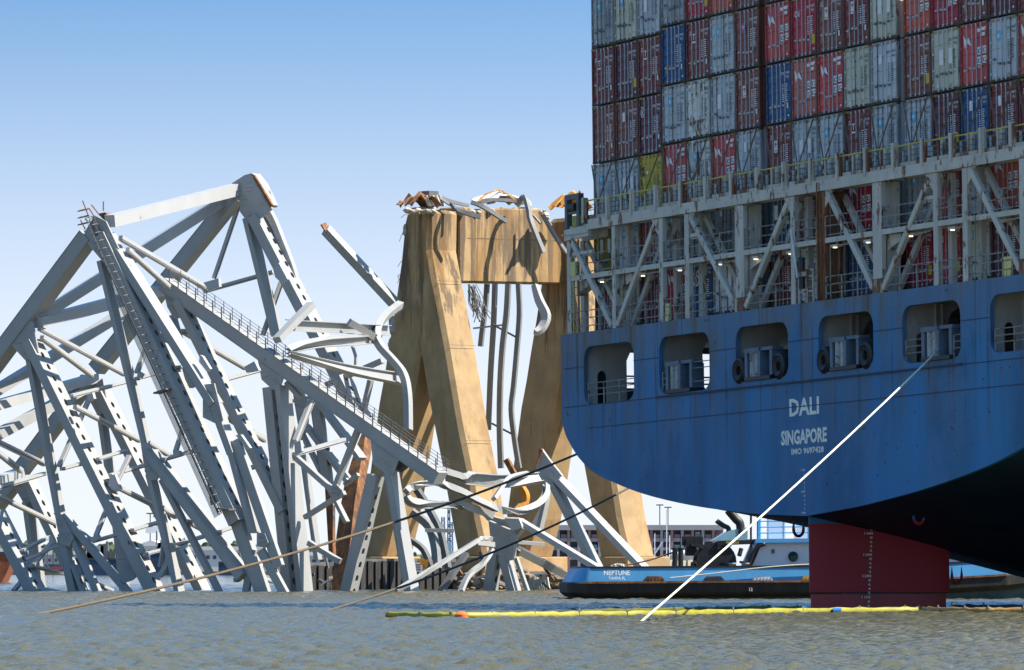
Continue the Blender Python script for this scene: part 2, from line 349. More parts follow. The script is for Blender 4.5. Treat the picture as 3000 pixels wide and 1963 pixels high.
# roller fairleads and chocks
FLB = M('fairlead blue', (0.10,0.15,0.21), .5, .2, 2, rust=.2, rscale=3); FLW = M('worn roller steel', (0.36,0.38,0.38), .5, .2, 2, rust=.42, rscale=2.5)
for k, f in {1: .40, 2: .44, 3: .48, 4: .60}.items():
    a, bb, z = OPEN[k]; u = a+(bb-a)*f; z += .03
    fr = sobj('roller_fairlead', MB().box(u-1.25, u+1.25, DT-.12, DT+.75, z-.02, z+.16), BLACKM)
    sobj('top_plate', MB().box(u-1.3, u+.15, DT-.10, DT+.6, z+1.30, z+1.52), FLB, fr); sobj('top_plate', MB().box(u+.2, u+1.35, DT-.02, DT+.6, z+1.36, z+1.52), FLB, fr)
    sobj('side_plate', MB().box(u-1.25, u-1.0, DT-.08, DT+.7, z+.16, z+1.3), FLB, fr); sobj('side_plate', MB().box(u+.05, u+.30, DT-.10, DT+.7, z+.16, z+1.34), FLB, fr)
    sobj('side_plate', MB().box(u+1.0, u+1.25, DT+.02, DT+.7, z+.16, z+1.36), FLB, fr)
    for q in (-.72, -.24): sobj('roller', MB().cyl((u+q, DT+.12, z+.16), (0,0,1), .19, 1.14, 14), FLW, fr, smooth=True)
    if k in (2, 3):
        for q in (-1.0, 1.0):
            cu, cz = u+q*1.95, z+.52
            ch = MB(); n = 20
            for i in range(n):
                a0 = 2*math.pi*i/n; a1 = 2*math.pi*(i+1)/n
                for (r0, y0), (r1, y1) in (((.17,.25),(.24,-.04)),((.24,-.04),(.46,-.13)),((.50,-.13),(.63,-.02)),((.63,-.02),(.66,.3))):
                    ch.add([(cu+r0*math.cos(a0)*.9, DT+y0, cz+r0*math.sin(a0)), (cu+r0*math.cos(a1)*.9, DT+y0, cz+r0*math.sin(a1)), (cu+r1*math.cos(a1)*.9, DT+y1, cz+r1*math.sin(a1)), (cu+r1*math.cos(a0)*.9, DT+y1, cz+r1*math.sin(a0))], [(0,1,2,3)])
            ch.cyl((cu, DT+.25, cz), (0,1,0), .64, .03, 20)
            sobj('mooring_chock', ch, BLACKM, smooth=True)
# plate seams on the transom, draught line, lettering
for z in (11.95, 10.0, 8.85):
    us = [0.2]
    segs = []; cur = CL-24.5 if z > 9.4 else CL-22.0
    for a, bb, zz in OPEN+[(99, 99, 0)]:
        if z > 10.05 and z < 12.9:
            if a < 90: segs.append((cur, a)); cur = bb
        else: segs.append((cur, CL+24.5 if z > 9.4 else CL+24)); break
    for s0, s1 in segs:
        if s1 > s0: sobj('weld_seam', MB().box(s0, s1, DT-.018, DT+.01, z-.02, z+.02), M('seam dark blue', (0.012,0.04,0.10), .6))  # plate seams as thin dark blue strips
sobj('rubbing_bar', MB().box(9.7, 38.6, DT-.10, DT+.01, 9.98, 10.06), M('seam dark blue', (0.012,0.04,0.10), .6))
def letters(s, uc, z, h, wd, weight, name='lettering', mat=None, dd=DT-.012, parent=None):
    t = text_mesh(s, h, wd, weight); t.v = [Vector((v.x+uc, dd, v.z+z)) for v in t.v]; return sobj(name, t, mat or WHITEP, parent)
WHITEP = M('stern lettering', (.95,.90,.78), .6, .08, 2)
letters('DALI', 24.22, 8.42, .83, 2.82, .03); letters('SINGAPORE', 24.15, 7.08, .71, 4.35, .04); letters('IMO 9697428', 24.49, 6.61, .30, 3.07, .035)
for i, mk in enumerate(('17M','8','6','4','2','16M','8','6','4','2','15M')):
    letters(mk, 24.15-(.12 if 'M' in mk else 0), 5.80-.2*i, .11, .38 if 'M' in mk else .09, .01, 'draught_mark')
# rudder
def foil(z0, z1, d0, d1, th):
    k = 14; lo = []
    for sgn in (1, -1):
        for i in range(k+1):
            t = i/k if sgn > 0 else 1-i/k
            lo.append((CL+sgn*th*(.14+1.9*(t**.75)*(1-t)**.6), d0+(d1-d0)*t))
    return [(u, d, z0) for u, d in lo], [(u, d, z1) for u, d in lo]
lo, hi = foil(.14, 3.62, -1.42, 6.15, .34)
hi = [(u, d, 3.62-.2*max(0, d-DT)+.1) for u, d, z in hi]
m = MB(); n = len(lo); m.add(lo+hi, [tuple(range(n))[::-1], tuple(range(n, 2*n))]+[(i, (i+1) % n, n+(i+1) % n, n+i) for i in range(n)])
rud = sobj('rudder', m, HULL, smooth=True)
lo, hi = foil(-3.5, .04, -1.36, 5.95, .31)
m = MB(); m.add(lo+hi, [tuple(range(n))[::-1], tuple(range(n, 2*n))]+[(i, (i+1) % n, n+(i+1) % n, n+i) for i in range(n)])
sobj('rudder_foot', m, REDP, rud, smooth=True)
sobj('rudder_stock', MB().box(CL-.2, CL+.2, 0.5, 3.5, .03, .15), BLACKM, rud)
for i, mk in enumerate(('2','14M','8','6','4','2','13M','8','6','4','2','12M','8','6','4','2','11M','8','6')):
    t = text_mesh(mk, .12, .46 if 'M' in mk else .14, .014); dd = 1.78-.012*i-(.16 if 'M' in mk else 0); zz = 3.03-.2*i
    tt = (dd+1.42)/7.57; off = .34*(.14+1.9*(tt**.75)*(1-tt)**.6)+.022
    t.v = [Vector((CL+off, dd+v.x, v.z+zz)) for v in t.v]; sobj('draught_mark', t, WHITEP, rud)
# lifting lugs hanging under the counter
for (u, d, z, mt) in ((20.5, 0.1, 3.75, HULL), (29.5, 1.4, 4.05, HULL), (32.2, 7.6, 2.7, REDP), (22.5, 7.6, 1.45, REDP)):
    pts = [(u, d-.27, z)]+[(u, d-.27*math.cos(R(180*i/10)), z-.55-.32*math.sin(R(180*i/10))) for i in range(11)]+[(u, d+.27, z)]
    sobj('lifting_lug', MB().tube(pts, .075, 8), mt, smooth='all')
# skeg and stern tube well forward, under water mostly
sobj('skeg', MB().prism([(CL-.5, 9.5, -9), (CL+.5, 9.5, -9), (CL+2.2, 30, -10), (CL-2.2, 30, -10)], (0,0,6.5)), REDP)

# ------------------------------------------------------------------ lashing bridge (a part of the ship)
lb = sobj('lashing_bridge', MB().box(2.45, 48.7, -1.6, -1.42, 18.79, 19.30), SHIPG)
def lbo(name, mb, mat=SHIPG, **k): return sobj(name, mb, mat, lb, **k)
lbo('girder', MB().box(2.45, 48.7, -.62, -.45, 18.85, 19.28)); lbo('walkway', MB().box(0, 48.7, -1.42, -.62, 19.02, 19.12))
lbo('girder', MB().prism([(-.15,-1.6,18.95),(2.449,-1.6,19.05),(2.449,-1.6,18.47),(-.15,-1.6,18.40)], (0,.18,0)))
lbo('girder', MB().prism([(-.15,-.62,18.95),(2.449,-.62,19.05),(2.449,-.62,18.47),(-.15,-.62,18.40)], (0,.17,0)))
lbo('end_plate', MB().box(-.3, 2.4, -1.66, -1.605, 18.66, 18.74))
u = 2.45
seg = 0
while u < 48.5:                              # toe plates above the girder, one per bay, and vertical plate joints
    lbo('toe_plate', MB().box(u+.28, u+2.3, -1.56, -1.53, 19.31, 19.31+.17+random.uniform(-.02,.02)), SHIPGR)
    u += 2.53
PO = [(0.0,.40,0),(4.88,.34,0),(9.86,.38,0),(12.5,.42,0),(17.6,.82,1),(23.0,.38,0),(25.45,.78,2),(30.67,.80,1),(36.1,.38,0),(38.65,.40,0),(43.5,.80,1),(48.0,.4,0)]
for i, (u, wd, kind) in enumerate(PO):
    mt = M('rusted post', (.22,.085,.03), .7, .45, 1.2, .15, rust=.5, rustcol=(.07,.03,.02), rscale=2, rzs=.2, stain=.4, staincol=(.42,.36,.27)) if kind == 2 else SHIPG
    top = 18.78 if u > 2 else 18.39
    lbo('post', MB().box(u, u+wd, -1.55, -1.27, 13.63, top), mt, bevel=.03)
    lbo('post', MB().box(u+.02, u+wd-.02, -.78, -.52, 13.63, top), mt)
    if kind == 1:
        lbo('post_sleeve', MB().box(u-.03, u+wd+.03, -1.58, -1.26, 13.63, 14.35), SHIPGR)
    if kind == 2:
        lbo('post_rib', MB().box(u+.2, u+.28, -1.64, -1.55, 13.7, 19.2), RUSTY); lbo('post_rib', MB().box(u+.5, u+.56, -1.62, -1.55, 13.7, 18.7), RUSTY)
DI = [((.55,18.3),(4.75,13.8)),((5.35,13.8),(9.4,18.5)),((13.1,18.6),(17.55,13.95)),((18.5,13.85),(22.7,18.5)),((26.5,18.65),(30.6,13.95)),((31.5,13.85),(35.75,18.55)),((39.35,18.65),(43.45,13.9)),((44.4,13.85),(47.9,18.5))]
for (a, z0), (c2, z1) in DI:
    lbo('diagonal_brace', MB().beam((a,-1.45,z0), (c2,-1.45,z1), .30, .26, (0,1,0)), SHIPG, bevel=.03)
    lbo('diagonal_brace', MB().beam((a,-.66,z0), (c2,-.66,z1), .28, .2, (0,1,0)))
    t_, sg = ((a, 1) if z0 > z1 else (c2, -1))
    lbo('gusset_plate', MB().prism([(t_-sg*.6,-1.50,18.78),(t_+sg*.35,-1.50,18.78),(t_+sg*.1,-1.50,18.35),(t_-sg*.55,-1.50,17.75)], (0,.08,0)), SHIPG)
ends = [p[0] for p in PO]
for i in range(len(PO)-1):                   # middle platform, bay by bay
    u0, u1 = PO[i][0]+PO[i][1]+.003, PO[i+1][0]-.003
    lbo('platform_edge', MB().box(u0, u1, -1.52, -1.40, 16.34, 16.58), SHIPG)
    lbo('platform', MB().box(u0, u1, -1.40, -.60, 16.45, 16.52), SHIPG)
    lbo('platform_edge', MB().box(u0, u1, -.60, -.50, 16.34, 16.56), SHIPG)
    rail(u0+.02, u1-.02, -1.5, 16.58, (.12, .55, 1.0), lb, RAILR, r=.028)
    rail(u0+.02, u1-.02, -1.5, 13.64, (.35, .75, 1.12), lb, RAILR, r=.028)
    if i % 3 == 1 or i == 0: lbo('bracket', MB().prism([(u0,-1.2,16.33),(u0+1.2,-1.2,16.33),(u0+1.2,-1.2,16.0),(u0+.25,-1.2,15.75),(u0,-1.2,15.6)], (0,.5,0)), SHIPG)
for u0, u1 in ((.4, 2.6), (12.95, 14.1), (35.05, 36.1)): lbo('cross_beam', MB().box(u0, u1, -1.46, -1.3, 17.5, 17.78), SHIPG)
# lashing posts and yellow rail above the girder
LU = [2.1]+[2.1+2.56*i for i in range(1, 18)]
for i, u in enumerate(LU):
    lbo('lashing_post', MB().box(u-.16, u+.02, -1.68, -1.44, 19.15, 20.42), SHIPG); lbo('lashing_post', MB().box(u+.021, u+.18, -1.60, -1.46, 19.31, 20.38), SHIPGR)
    lbo('lashing_post', MB().box(u-.1, u+.15, -.62, -.48, 19.31, 20.4), SHIPG)
    if i < len(LU)-1:
        u1 = LU[i+1]
        lbo('yellow_rail', MB().tube([(u+.15,-1.55,20.24),(u1-.15,-1.55,20.26)], .04, 6), YELR, smooth='all')
        lbo('yellow_rail', MB().tube([(u+.15,-.58,20.16),(u1-.15,-.58,20.16)], .035, 6), YELR, smooth='all')
        mid = (u+u1)/2
        lbo('railing_post', MB().box(mid-.07, mid+.05, -1.58, -1.50, 19.31, 20.22), SHIPGR); lbo('railing_post', MB().box(mid+.3, mid+.45, -.62, -.55, 19.31, 20.15), SHIPG)
        mm = MB()
        for h in (19.5, 19.75, 20.0): mm.tube([(u+.2,-1.52,h),(u1-.2,-1.52,h)], .018, 4)
        for q in range(1, 6): uu = u+.2+(u1-u-.4)*q/6; mm.tube([(uu,-1.52,19.45),(uu,-1.52,20.02)], .014, 4)
        lbo('railing_mesh', mm, RAILM)
# lookout frame at the port end, ladder with cage
fr = MB(); fr.box(-.16,.1,-1.55,-1.25,18.95,20.7).box(1.12,1.38,-1.55,-1.25,19.0,20.62).box(-.16,1.38,-1.551,-1.249,20.45,20.72).box(-.1,1.3,-1.5,-1.3,19.72,19.86)
lbo('end_frame', fr, M('end frame grey', (.09,.11,.12), .5, .2, 1, rust=.2)); lbo('locker', MB().box(.55,1.45,-1.5,-.9,19.06,19.62), M('yellow locker', (.33,.29,.05), .6, .2, 2, rust=.2))
lbo('winch_drum', MB().cyl((.25,-1.45,20.05),(1,0,0),.22,.75,14), BLACKM)
ld = MB(); ld.tube([(.62,-1.5,13.65),(.62,-1.5,16.3)], .04, 5); lbo('ladder_rail', ld, YELR); ld = MB(); ld.tube([(1.1,-1.45,13.65),(1.1,-1.45,18.4)], .05, 5); lbo('ladder_rail', ld, DARKST)
for i in range(6): lbo('ladder_rung', MB().tube([(.25,-1.5,13.9+.42*i),(1.0,-1.5,13.9+.42*i)], .025, 5), RAILR)
lbo('life_ring_locker', MB().box(.42,.95,-1.56,-1.3,16.58,17.3), M('pale yellow locker', (.62,.58,.2), .5, .15, 2)); 
for u in (10.35, 41.9, 42.3): lbo('stretcher', MB().prism([(u,-1.5,13.64),(u+.3,-1.5,13.64),(u+.42,-1.5,14.2),(u+.38,-1.5,14.55),(u+.05,-1.5,14.55)], (0,.08,0)), M('pale yellow locker', (.62,.58,.2)))
# stern light frame between posts
sf = MB(); 
for q in (23.75, 24.55, 25.1): sf.tube([(q,-1.52,13.64),(q,-1.52,15.2)], .06, 5)
for q in (14.2, 14.9, 15.2): sf.tube([(23.75,-1.52,q),(25.1,-1.52,q)], .05, 5)
sf2 = lbo('light_mast', sf, SHIPGR)
for q in (14.35, 15.25): lbo('stern_light', MB().cyl((24.15,-1.6,q),(0,0,1),.16,.5,12).cyl((24.15,-1.6,q+.5),(0,0,1),.2,.06,12), BLACKM)
lbo('pole', MB().tube([(23.15,-1.6,17.2),(23.75,-1.6,14.9)], .06, 6), M('white pole', (.7,.7,.68), .5))
LAMPW = M('lamp housing', (.55,.56,.55), .4, .1, 2, rust=.1); LAMPE = M('lit lamp lens', (1.0,.86,.55), .4, .02, 1, emit=1.1)
for u in (3.39, 7.76, 11.6, 15.65, 19.21, 22.6, 26.82, 29.88, 33.74, 37.42, 41.47):
    l = MB().box(u-.32, u+.32, -1.38, -1.1, 16.12, 16.24); l.beam((u,-1.2,16.24),(u,-1.2,16.44),.05,.05,(0,1,0)); l.tube([(u+.3,-1.2,16.2),(u+1.5,-1.2,16.22)], .03, 5)
    lbo('work_lamp', l, LAMPW); lbo('lamp_lens', MB().box(u-.06, u+.08, -1.40, -1.25, 16.075, 16.121), LAMPE)
# ------------------------------------------------------------------ containers: one prototype set of meshes shared by every box
CW, CLN, CH = 2.438, 12.192, 2.896
def mesh_of(mb, name): return mb.mesh(name)
fb = MB().box(.02, CW-.02, .10, CLN, .03, CH-.01)
FRM = MB()
for x0, x1 in ((0,.13),(CW-.13,CW)): FRM.box(x0, x1, .0, .18, .12, CH-.12)
FRM.box(.131, CW-.131, .0, .12, CH-.15, CH-.02)
SIL = MB().box(.131, CW-.131, .0, .12, .02, .15)
for x0 in (-.003, CW-.175):
    for z0 in (0, CH-.118): SIL.box(x0, x0+.178, -.006, .16, z0, z0+.118)
def door_mb(x0, x1, style):
    m = MB(); z0, z1 = .155, CH-.155; xs = [x0, x0+.07, x1-.07, x1]
    n = 5 if style == 0 else 4
    zz = [(z0, 0)]
    for i in range(n):
        a = z0+(z1-z0)*(i+.12)/n; bq = z0+(z1-z0)*(i+.88)/n
        if style == 0: zz += [(a, 0), (a+.05, .035), (a+(bq-a)*.42, .035), (a+(bq-a)*.42+.05, 0), (bq, 0)]
        else: zz += [(a-.06, 0), (a-.05, .03), (a-.015, .03), (a, 0), (bq, 0)]
    zz.append((z1, 0))
    rows_ = [[(xs[0], .05, z), (xs[1], .05, z), (xs[1]+.015, .05+y, z), (xs[2]-.015, .05+y, z), (xs[2], .05, z), (xs[3], .05, z)] for z, y in zz]
    return m.grid(rows_)
BAR = MB(); BAR.tube([(0,.0,.07),(0,.0,CH-.07)], .024, 6)
for z in (.07, CH-.19): BAR.box(-.05,.05,-.03,.05,z,z+.12)
for z in (.9, 1.55, 2.2): BAR.box(-.035,.035,-.028,.05,z,z+.05)
HAN = MB(); HAN.box(-.30,.02,-.035,-.012,.80,.835).box(-.2,-.1,-.03,.05,.76,.87)
HZ = MB()
for s0 in (.14, CW-.42):
    for i in range(4):
        x = s0+i*.075; HZ.add([(x,-.006,CH-.135),(x+.035,-.006,CH-.135),(x+.065,-.006,CH-.035),(x+.03,-.006,CH-.035)], [(0,1,2,3)])
HNG = MB()
for z in (.35, 1.0, 1.75, 2.45):
    HNG.box(.10,.19,-.02,.05,z,z+.09).box(CW-.19,CW-.10,-.02,.05,z,z+.09)
CM = dict(shell=fb.mesh('shell'), frame=FRM.mesh('frame'), sil=SIL.mesh('end_sill'), d0=[door_mb(.135,1.213,0).mesh('door'), door_mb(1.225,CW-.135,0).mesh('door')],
          d1=[door_mb(.135,1.213,1).mesh('door'), door_mb(1.225,CW-.135,1).mesh('door')], bar=BAR.mesh('locking_bar'), han=HAN.mesh('lever'), hz=HZ.mesh('hazard_stripe'), hng=HNG.mesh('hinge'))
for k_, v_ in list(CM.items()):
    for me in (v_ if isinstance(v_, list) else [v_]): me.materials.append(None)
def cpart(name, me, mat, parent, loc=(0,0,0)):
    o = bpy.data.objects.new(name, me); COL.objects.link(o); o.parent = parent; o.location = loc
    o.material_slots[0].link = 'OBJECT'; o.material_slots[0].material = mat; return o
def quad(x0, x1, z0, z1, y=.012): return MB().box(x0, x1, y, y+.02, z0, z1)
MK = {}
def mk(key, fn):
    if key not in MK:
        me = fn().mesh('marking'); me.materials.append(None); MK[key] = me
    return MK[key]
def txt(s, h, wd, x, z, wt=.012, y=.022):
    def f():
        t = text_mesh(s, h, wd, wt, False); t.v = [Vector((v.x+x, y, v.z+z)) for v in t.v]; return t
    return f
def lines(x, z, n, seed, dz=.1):
    def f():
        r = random.Random(seed); m = MB()
        for i in range(n):
            for q in range(2):
                x0 = x+q*.30; m.box(x0, x0+(.10 if q == 0 else .16)+r.uniform(-.03,.05), .018, .03, z-i*dz, z-i*dz+.045)
        return m
    return f
def star():
    m = MB(); pts = []
    for i in range(14):
        a = math.pi/2+2*math.pi*i/14; r_ = .15 if i % 2 == 0 else .055
        pts.append((.80+r_*math.cos(a), .004, 2.07+r_*math.sin(a)))
    return m.prism(pts, (0,.012,0))
def tri(x, z, s, y=.016): return lambda: MB().prism([(x-s,y,z),(x+s,y,z),(x,y,z+1.8*s)], (0,.012,0))
def bow():
    m = MB(); z = 2.05; x = .55
    a = [(x-.25,z+.33),(x-.05,z+.12),(x+.02,z-.02),(x-.12,z-.3),(x-.2,z-.02)]; b_ = [(x+.05,z+.14),(x+.22,z+.18),(x+.45,z-.22),(x+.14,z-.08),(x+.02,z-.02)]
    for l in (a, b_): m.prism([(p,.010,q) for p, q in l], (0,.012,0))
    return m
def emblem():
    m = MB(); r = random.Random(3)
    pts = [(.45,1.75),(.6,1.6),(.85,1.62),(1.0,1.8),(.95,2.0),(.8,2.05),(.78,2.2),(.92,2.3),(1.0,2.15)]
    m.sweep([(x,.012,z) for x, z in refine(pts, 3)], [(-.045,0),(.045,0),(.045,.012),(-.045,.012)], (0,1,0))
    m.sweep([(x,.011,z) for x, z in refine([(.5,2.2),(.62,2.02),(.75,1.85),(.7,1.7)], 3)], [(-.03,0),(.03,0),(.03,.012),(-.03,.012)], (0,1,0)); return m
GRIME = M('grimy frame', (.06,.042,.03), .7, .5, 2.5, 1, rust=.3)
WHT = M('marking white', (.80,.80,.78), .6, .08, 3); GRYT = M('marking grey', (.10,.12,.14), .6, .1, 3); SKYB = M('marking sky blue', (.09,.47,.70), .5, .1, 2)
YELM = M('marking yellow', (.62,.42,.03), .5, .1, 2); PINK = M('marking pink', (.5,.08,.2), .5); BARM = M('galvanised bar', (.46,.46,.48), .45, .15, 2, rust=.12); BARD = M('dull painted bar', (.12,.12,.115), .5, .2, 2, rust=.25)
BLKM = M('marking black', (.012,.012,.012), .6); REDM = M('marking red', (.4,.03,.03), .6); CREAM = M('marking tan patch', (.32,.24,.17), .7)
BASEC = {}
def CMAT(name, c, rust=.06, rs=1.2, st=.10):
    c = tuple(min(.8, x*2.2) for x in c); BASEC['container '+name] = c
    return M('container '+name, c, .5, .14, .9, .25, rust=rust, rscale=rs, rzs=.5, rnd=.22, stain=st, staincol=tuple(x*.35 for x in c))
COLS = dict(
 G=(CMAT('blue grey', (.25,.27,.28)), 'blue-grey'), g=(CMAT('greenish grey', (.285,.285,.235), .2), 'greenish grey'), D=(CMAT('slate grey', (.17,.185,.195)), 'slate grey'),
 M=(CMAT('maroon', (.105,.026,.024)), 'maroon'), N=(CMAT('brown maroon', (.115,.042,.032)), 'brown'), U=(CMAT('purple maroon', (.065,.020,.028)), 'dark purple-maroon'),
 R=(CMAT('red', (.27,.038,.036)), 'red'), C=(CMAT('crimson', (.21,.015,.026)), 'crimson'), O=(CMAT('orange red', (.27,.055,.032)), 'orange-red'), T=(CMAT('faded red', (.235,.072,.058)), 'faded red'),
 B=(CMAT('navy blue', (.010,.045,.115)), 'navy blue'), Y=(CMAT('mustard yellow', (.28,.22,.035), .1), 'mustard yellow'), W=(CMAT('white', (.46,.46,.42), .12), 'white'),
 K=(CMAT('rust eaten grey', (.33,.34,.32), .52, 1.1, .2), 'rust-eaten grey'), L=(CMAT('dark teal', (.028,.06,.075)), 'dark teal'), y=(CMAT('olive', (.17,.14,.03), .25), 'olive'))
# columns port to starboard: tiers from the deck up (A..F); letter = colour, suffix = kind of marking
STACK = [
 ('Us','yp','Gs','Nw','Mt','Ds'), ('gs','Gs','Gp','Nq','Uy','gs'), ('Mt','Nw','Ym','Uk','Mt','Gp'), ('Cb','Ds','Rb','Gs','Bw','Dq'), ('Be','Dp','Ks','Kr','Mt','Cy'),
 ('Wp','Dq','Rb','Gp','Gs','Oy'), ('Gp','Ds','Gq','Na','Nl','Nt'), ('Ma','Lp','Ma','Bw','Rb','Nt'), ('ws','Mt','Gp','Tb','Cc','Mt'), ('gs','Ut','Gs','Rb','Na','Mt'),
 ('Bw','Cb','Mt','gr','Ma','Nt'), ('Na','Gs','Gs','Gq','gp','Mt'), ('Cc','Ds','Gs','Ny','Ob','Nt'), ('Cc','Rb','Uy','gp','Cb','Mt'), ('gs','Gs','Bq','Rb','Na','Nt'),
 ('Uh','Ob','Mq','Gs','Ut','Mt'), ('Ut','Be','Mt','Tb','Nt','Mt'), ('Mt','Gs','Nt','Mt','Gs','Mt')]
COLS['w'] = COLS['W']
TIERN = ['deck tier','second tier','third tier','fourth tier','fifth tier','sixth tier']
ORDN = ['first','second','third','fourth','fifth','sixth','seventh','eighth','ninth','tenth','eleventh','twelfth','thirteenth','fourteenth','fifteenth','sixteenth','seventeenth','eighteenth']
NUMS = ['254168 4','941852 1','523106 1','664871 0','152607 7','450812 3']; PFX = ['TRHU','TCNU','CAIU','MSKU','TGBU','SEGU','MRKU','DFSU']
ZT = [13.86+i*2.92 for i in range(7)]
def lights_on(c): return sum(c) > .45
for ci, colm in enumerate(STACK):
    u0 = ci*2.5+(.52 if ci >= 7 else 0)+(.53 if ci >= 12 else 0)+.03
    for ti, code in enumerate(colm):
        if ti == 5 and ci > 8: continue
        key, kd = code; mat, cname = COLS[key]
        z0 = 22.62-2.92*3+ti*2.92-(.30 if ci < 3 and ti >= 1 else 0)
        if ci < 3 and ti == 0: z0 -= .0
        r = random.Random(ci*31+ti)
        if ci < 3 and ti >= 1: z0 += 0
        extra = {'s':'with a star emblem','b':'with bow logo and white label blocks','t':'with white stencilled numbers','p':'with white blank panels','y':'with a yellow height placard','m':'with black lettering on its door','k':'with a round white badge','c':'with big white initials','l':'with a pink badge','a':'with a white arrow badge','r':'with heavily rusted doors','q':'with a pale document label','w':'with white weight lettering','e':'with a white curling emblem','h':'with a small yellow roof badge'}[kd]
        c = root('shipping_container', None, f"{cname} container {extra}, {TIERN[ti]}, {ORDN[ci]} stack from port", 'container', 'containers stacked on the ship', mat=SHIPM @ Matrix.Translation((u0, r.uniform(-.02,.02), z0)))
        cpart('shell', CM['shell'], mat, c); cpart('frame', CM['frame'], M('grimy '+mat.name, tuple(.45*x for x in BASEC[mat.name]), .6, .4, 1.5, .4, rust=.35), c); cpart('end_sill', CM['sil'], GRIME, c)['kind'] = 'stuff'
        st = 'd1' if key in 'GgDKWwRTO' and r.random() < .6 else 'd0'
        light = key in 'GgDKWwYy'
        for di in range(2): cpart('door', CM[st][di], mat, c)
        for x in (.62, 1.06, 1.42, 1.84):
            bmat = BARM if not light else (mat if r.random() < .7 else BARD)
            bo = cpart('locking_bar', CM['bar'], bmat, c, (x+r.uniform(-.012,.012), 0, 0))
            cpart('lever', CM['han'], bmat if not light else BARD, bo, (0, 0, r.choice((-.04, 0, .03, .22 if x in (.62,1.84) else 0))))
        cpart('hinge', CM['hng'], mat, c)['kind'] = 'stuff'
        if ti >= 2 : cpart('hazard_stripe', CM['hz'], YELM, c)['kind'] = 'stuff'
        ink = GRYT if light else WHT
        pf, nu = r.choice(PFX), r.choice(NUMS)
        if kd == 'c': pf = 'CAIU'
        if kd in 'b':
            cpart('marking', mk('bow', bow), WHT, c)
            for bi, (bx, bz) in enumerate(((1.50,1.40),(1.93,1.42),(1.50,.96),(1.93,.98))):
                cpart('marking', mk(('blk', bi), lambda bx=bx, bz=bz: quad(bx, bx+.32, bz, bz+.34)), WHT, c)
                cpart('marking', mk(('bli', bi), lambda bx=bx, bz=bz: MB().box(bx+.05,bx+.13,.008,.02,bz+.06,bz+.26).box(bx+.19,bx+.27,.008,.02,bz+.05,bz+.12).box(bx+.19,bx+.27,.008,.02,bz+.2,bz+.27)), GRYT, c)['kind'] = 'stuff'
            for bx0, bx1, bz in ((1.5,1.75,2.42),(1.8,2.25,2.46),(1.9,2.15,2.22)): cpart('marking', mk(('idb', bx0), lambda a=bx0, b2=bx1, z=bz: quad(a, b2, z, z+.15)), WHT, c)
        else:
            cpart('marking', mk(('p', pf), txt(pf, .13, .34, 1.45, 2.28)), ink, c); cpart('marking', mk(('n', nu), txt(nu[:6], .13, .40, 1.86, 2.30)), ink, c)
            cpart('marking', mk('45', txt('45G1', .12, .28, 1.92, 2.10)), ink, c)
            sd = r.randrange(4)
            cpart('marking', mk(('ln', sd), lines(1.55, 1.84-.05*(sd % 2), 9, sd)), ink, c)['kind'] = 'stuff'
        if kd == 's':
            cpart('marking', mk('sq', lambda: quad(.62, .98, 1.85, 2.30, .022)), SKYB, c); cpart('marking', mk('star', star), WHT, c)
        if kd in 'p':
            for a in (.66, 1.48): cpart('marking', mk(('pan', a), lambda a=a: quad(a, a+.36, 1.25, 1.95)), WHT, c) if not (a > 1 and r.random() < .3) else None
        if kd == 'q': cpart('marking', mk('doc', lambda: quad(.74, 1.02, 1.85, 2.3)), WHT, c)
        if kd in 'tyawk':
            cpart('marking', mk('D', txt('D', .22, .13, .36, 2.2, .02)), WHT, c) if kd in 'ta' else None
            cpart('marking', mk('tri', tri(.83, .80, .10)), YELM, c)
            cpart('marking', mk('pl', lambda: quad(.42, .56, .55, .92)), CREAM, c); cpart('marking', mk('pl2', lambda: quad(1.98, 2.1, .66, .92)), WHT, c) if kd != 'y' else None
        if kd == 't': cpart('marking', mk('T', txt('T', .30, .24, .66, 1.95, .03)), WHT, c); cpart('marking', mk('Tu', lambda: quad(.62, .95, 1.80, 1.88)), WHT, c)
        if kd == 'y': cpart('marking', mk('ypl', lambda: quad(1.95, 2.25, .55, 1.0)), YELM, c); cpart('marking', mk('yln', lines(2.0, .9, 3, 9, .12)), BLKM, c)['kind'] = 'stuff'
        if kd == 'a': cpart('marking', mk('arr', lambda: quad(.72, 1.03, 1.55, 2.12)), WHT, c); cpart('marking', mk('ar2', lambda: MB().prism([(.76,.005,1.92),(.99,.005,1.92),(.875,.005,2.07)], (0,.01,0)).box(.855,.895,.005,.02,1.78,1.93).box(.77,.98,.005,.02,1.62,1.66)), REDM, c)
        if kd == 'l': cpart('marking', mk('tl', lambda: quad(.7, 1.03, 1.75, 2.2)), PINK, c); cpart('marking', mk('tl2', txt('TAL', .16, .3, .72, 1.95, .02, .008)), WHT, c)
        if kd == 'c': cpart('marking', mk('cai', txt('CAI', .30, .46, .34, 1.95, .03)), WHT, c); cpart('marking', mk('ypl', lambda: quad(1.95, 2.25, .55, 1.0)), YELM, c); cpart('marking', mk('tri', tri(.83, .80, .10)), YELM, c)
        if kd == 'm': cpart('marking', mk('msc1', txt('m', .22, .34, .22, 2.1, .03)), BLKM, c); cpart('marking', mk('msc2', txt('sc', .2, .34, .22, 1.85, .03)), BLKM, c); cpart('marking', mk('ov', lambda: MB().cyl((.82,.01,2.0),(0,1,0),.1,.015,12)), WHT, c)
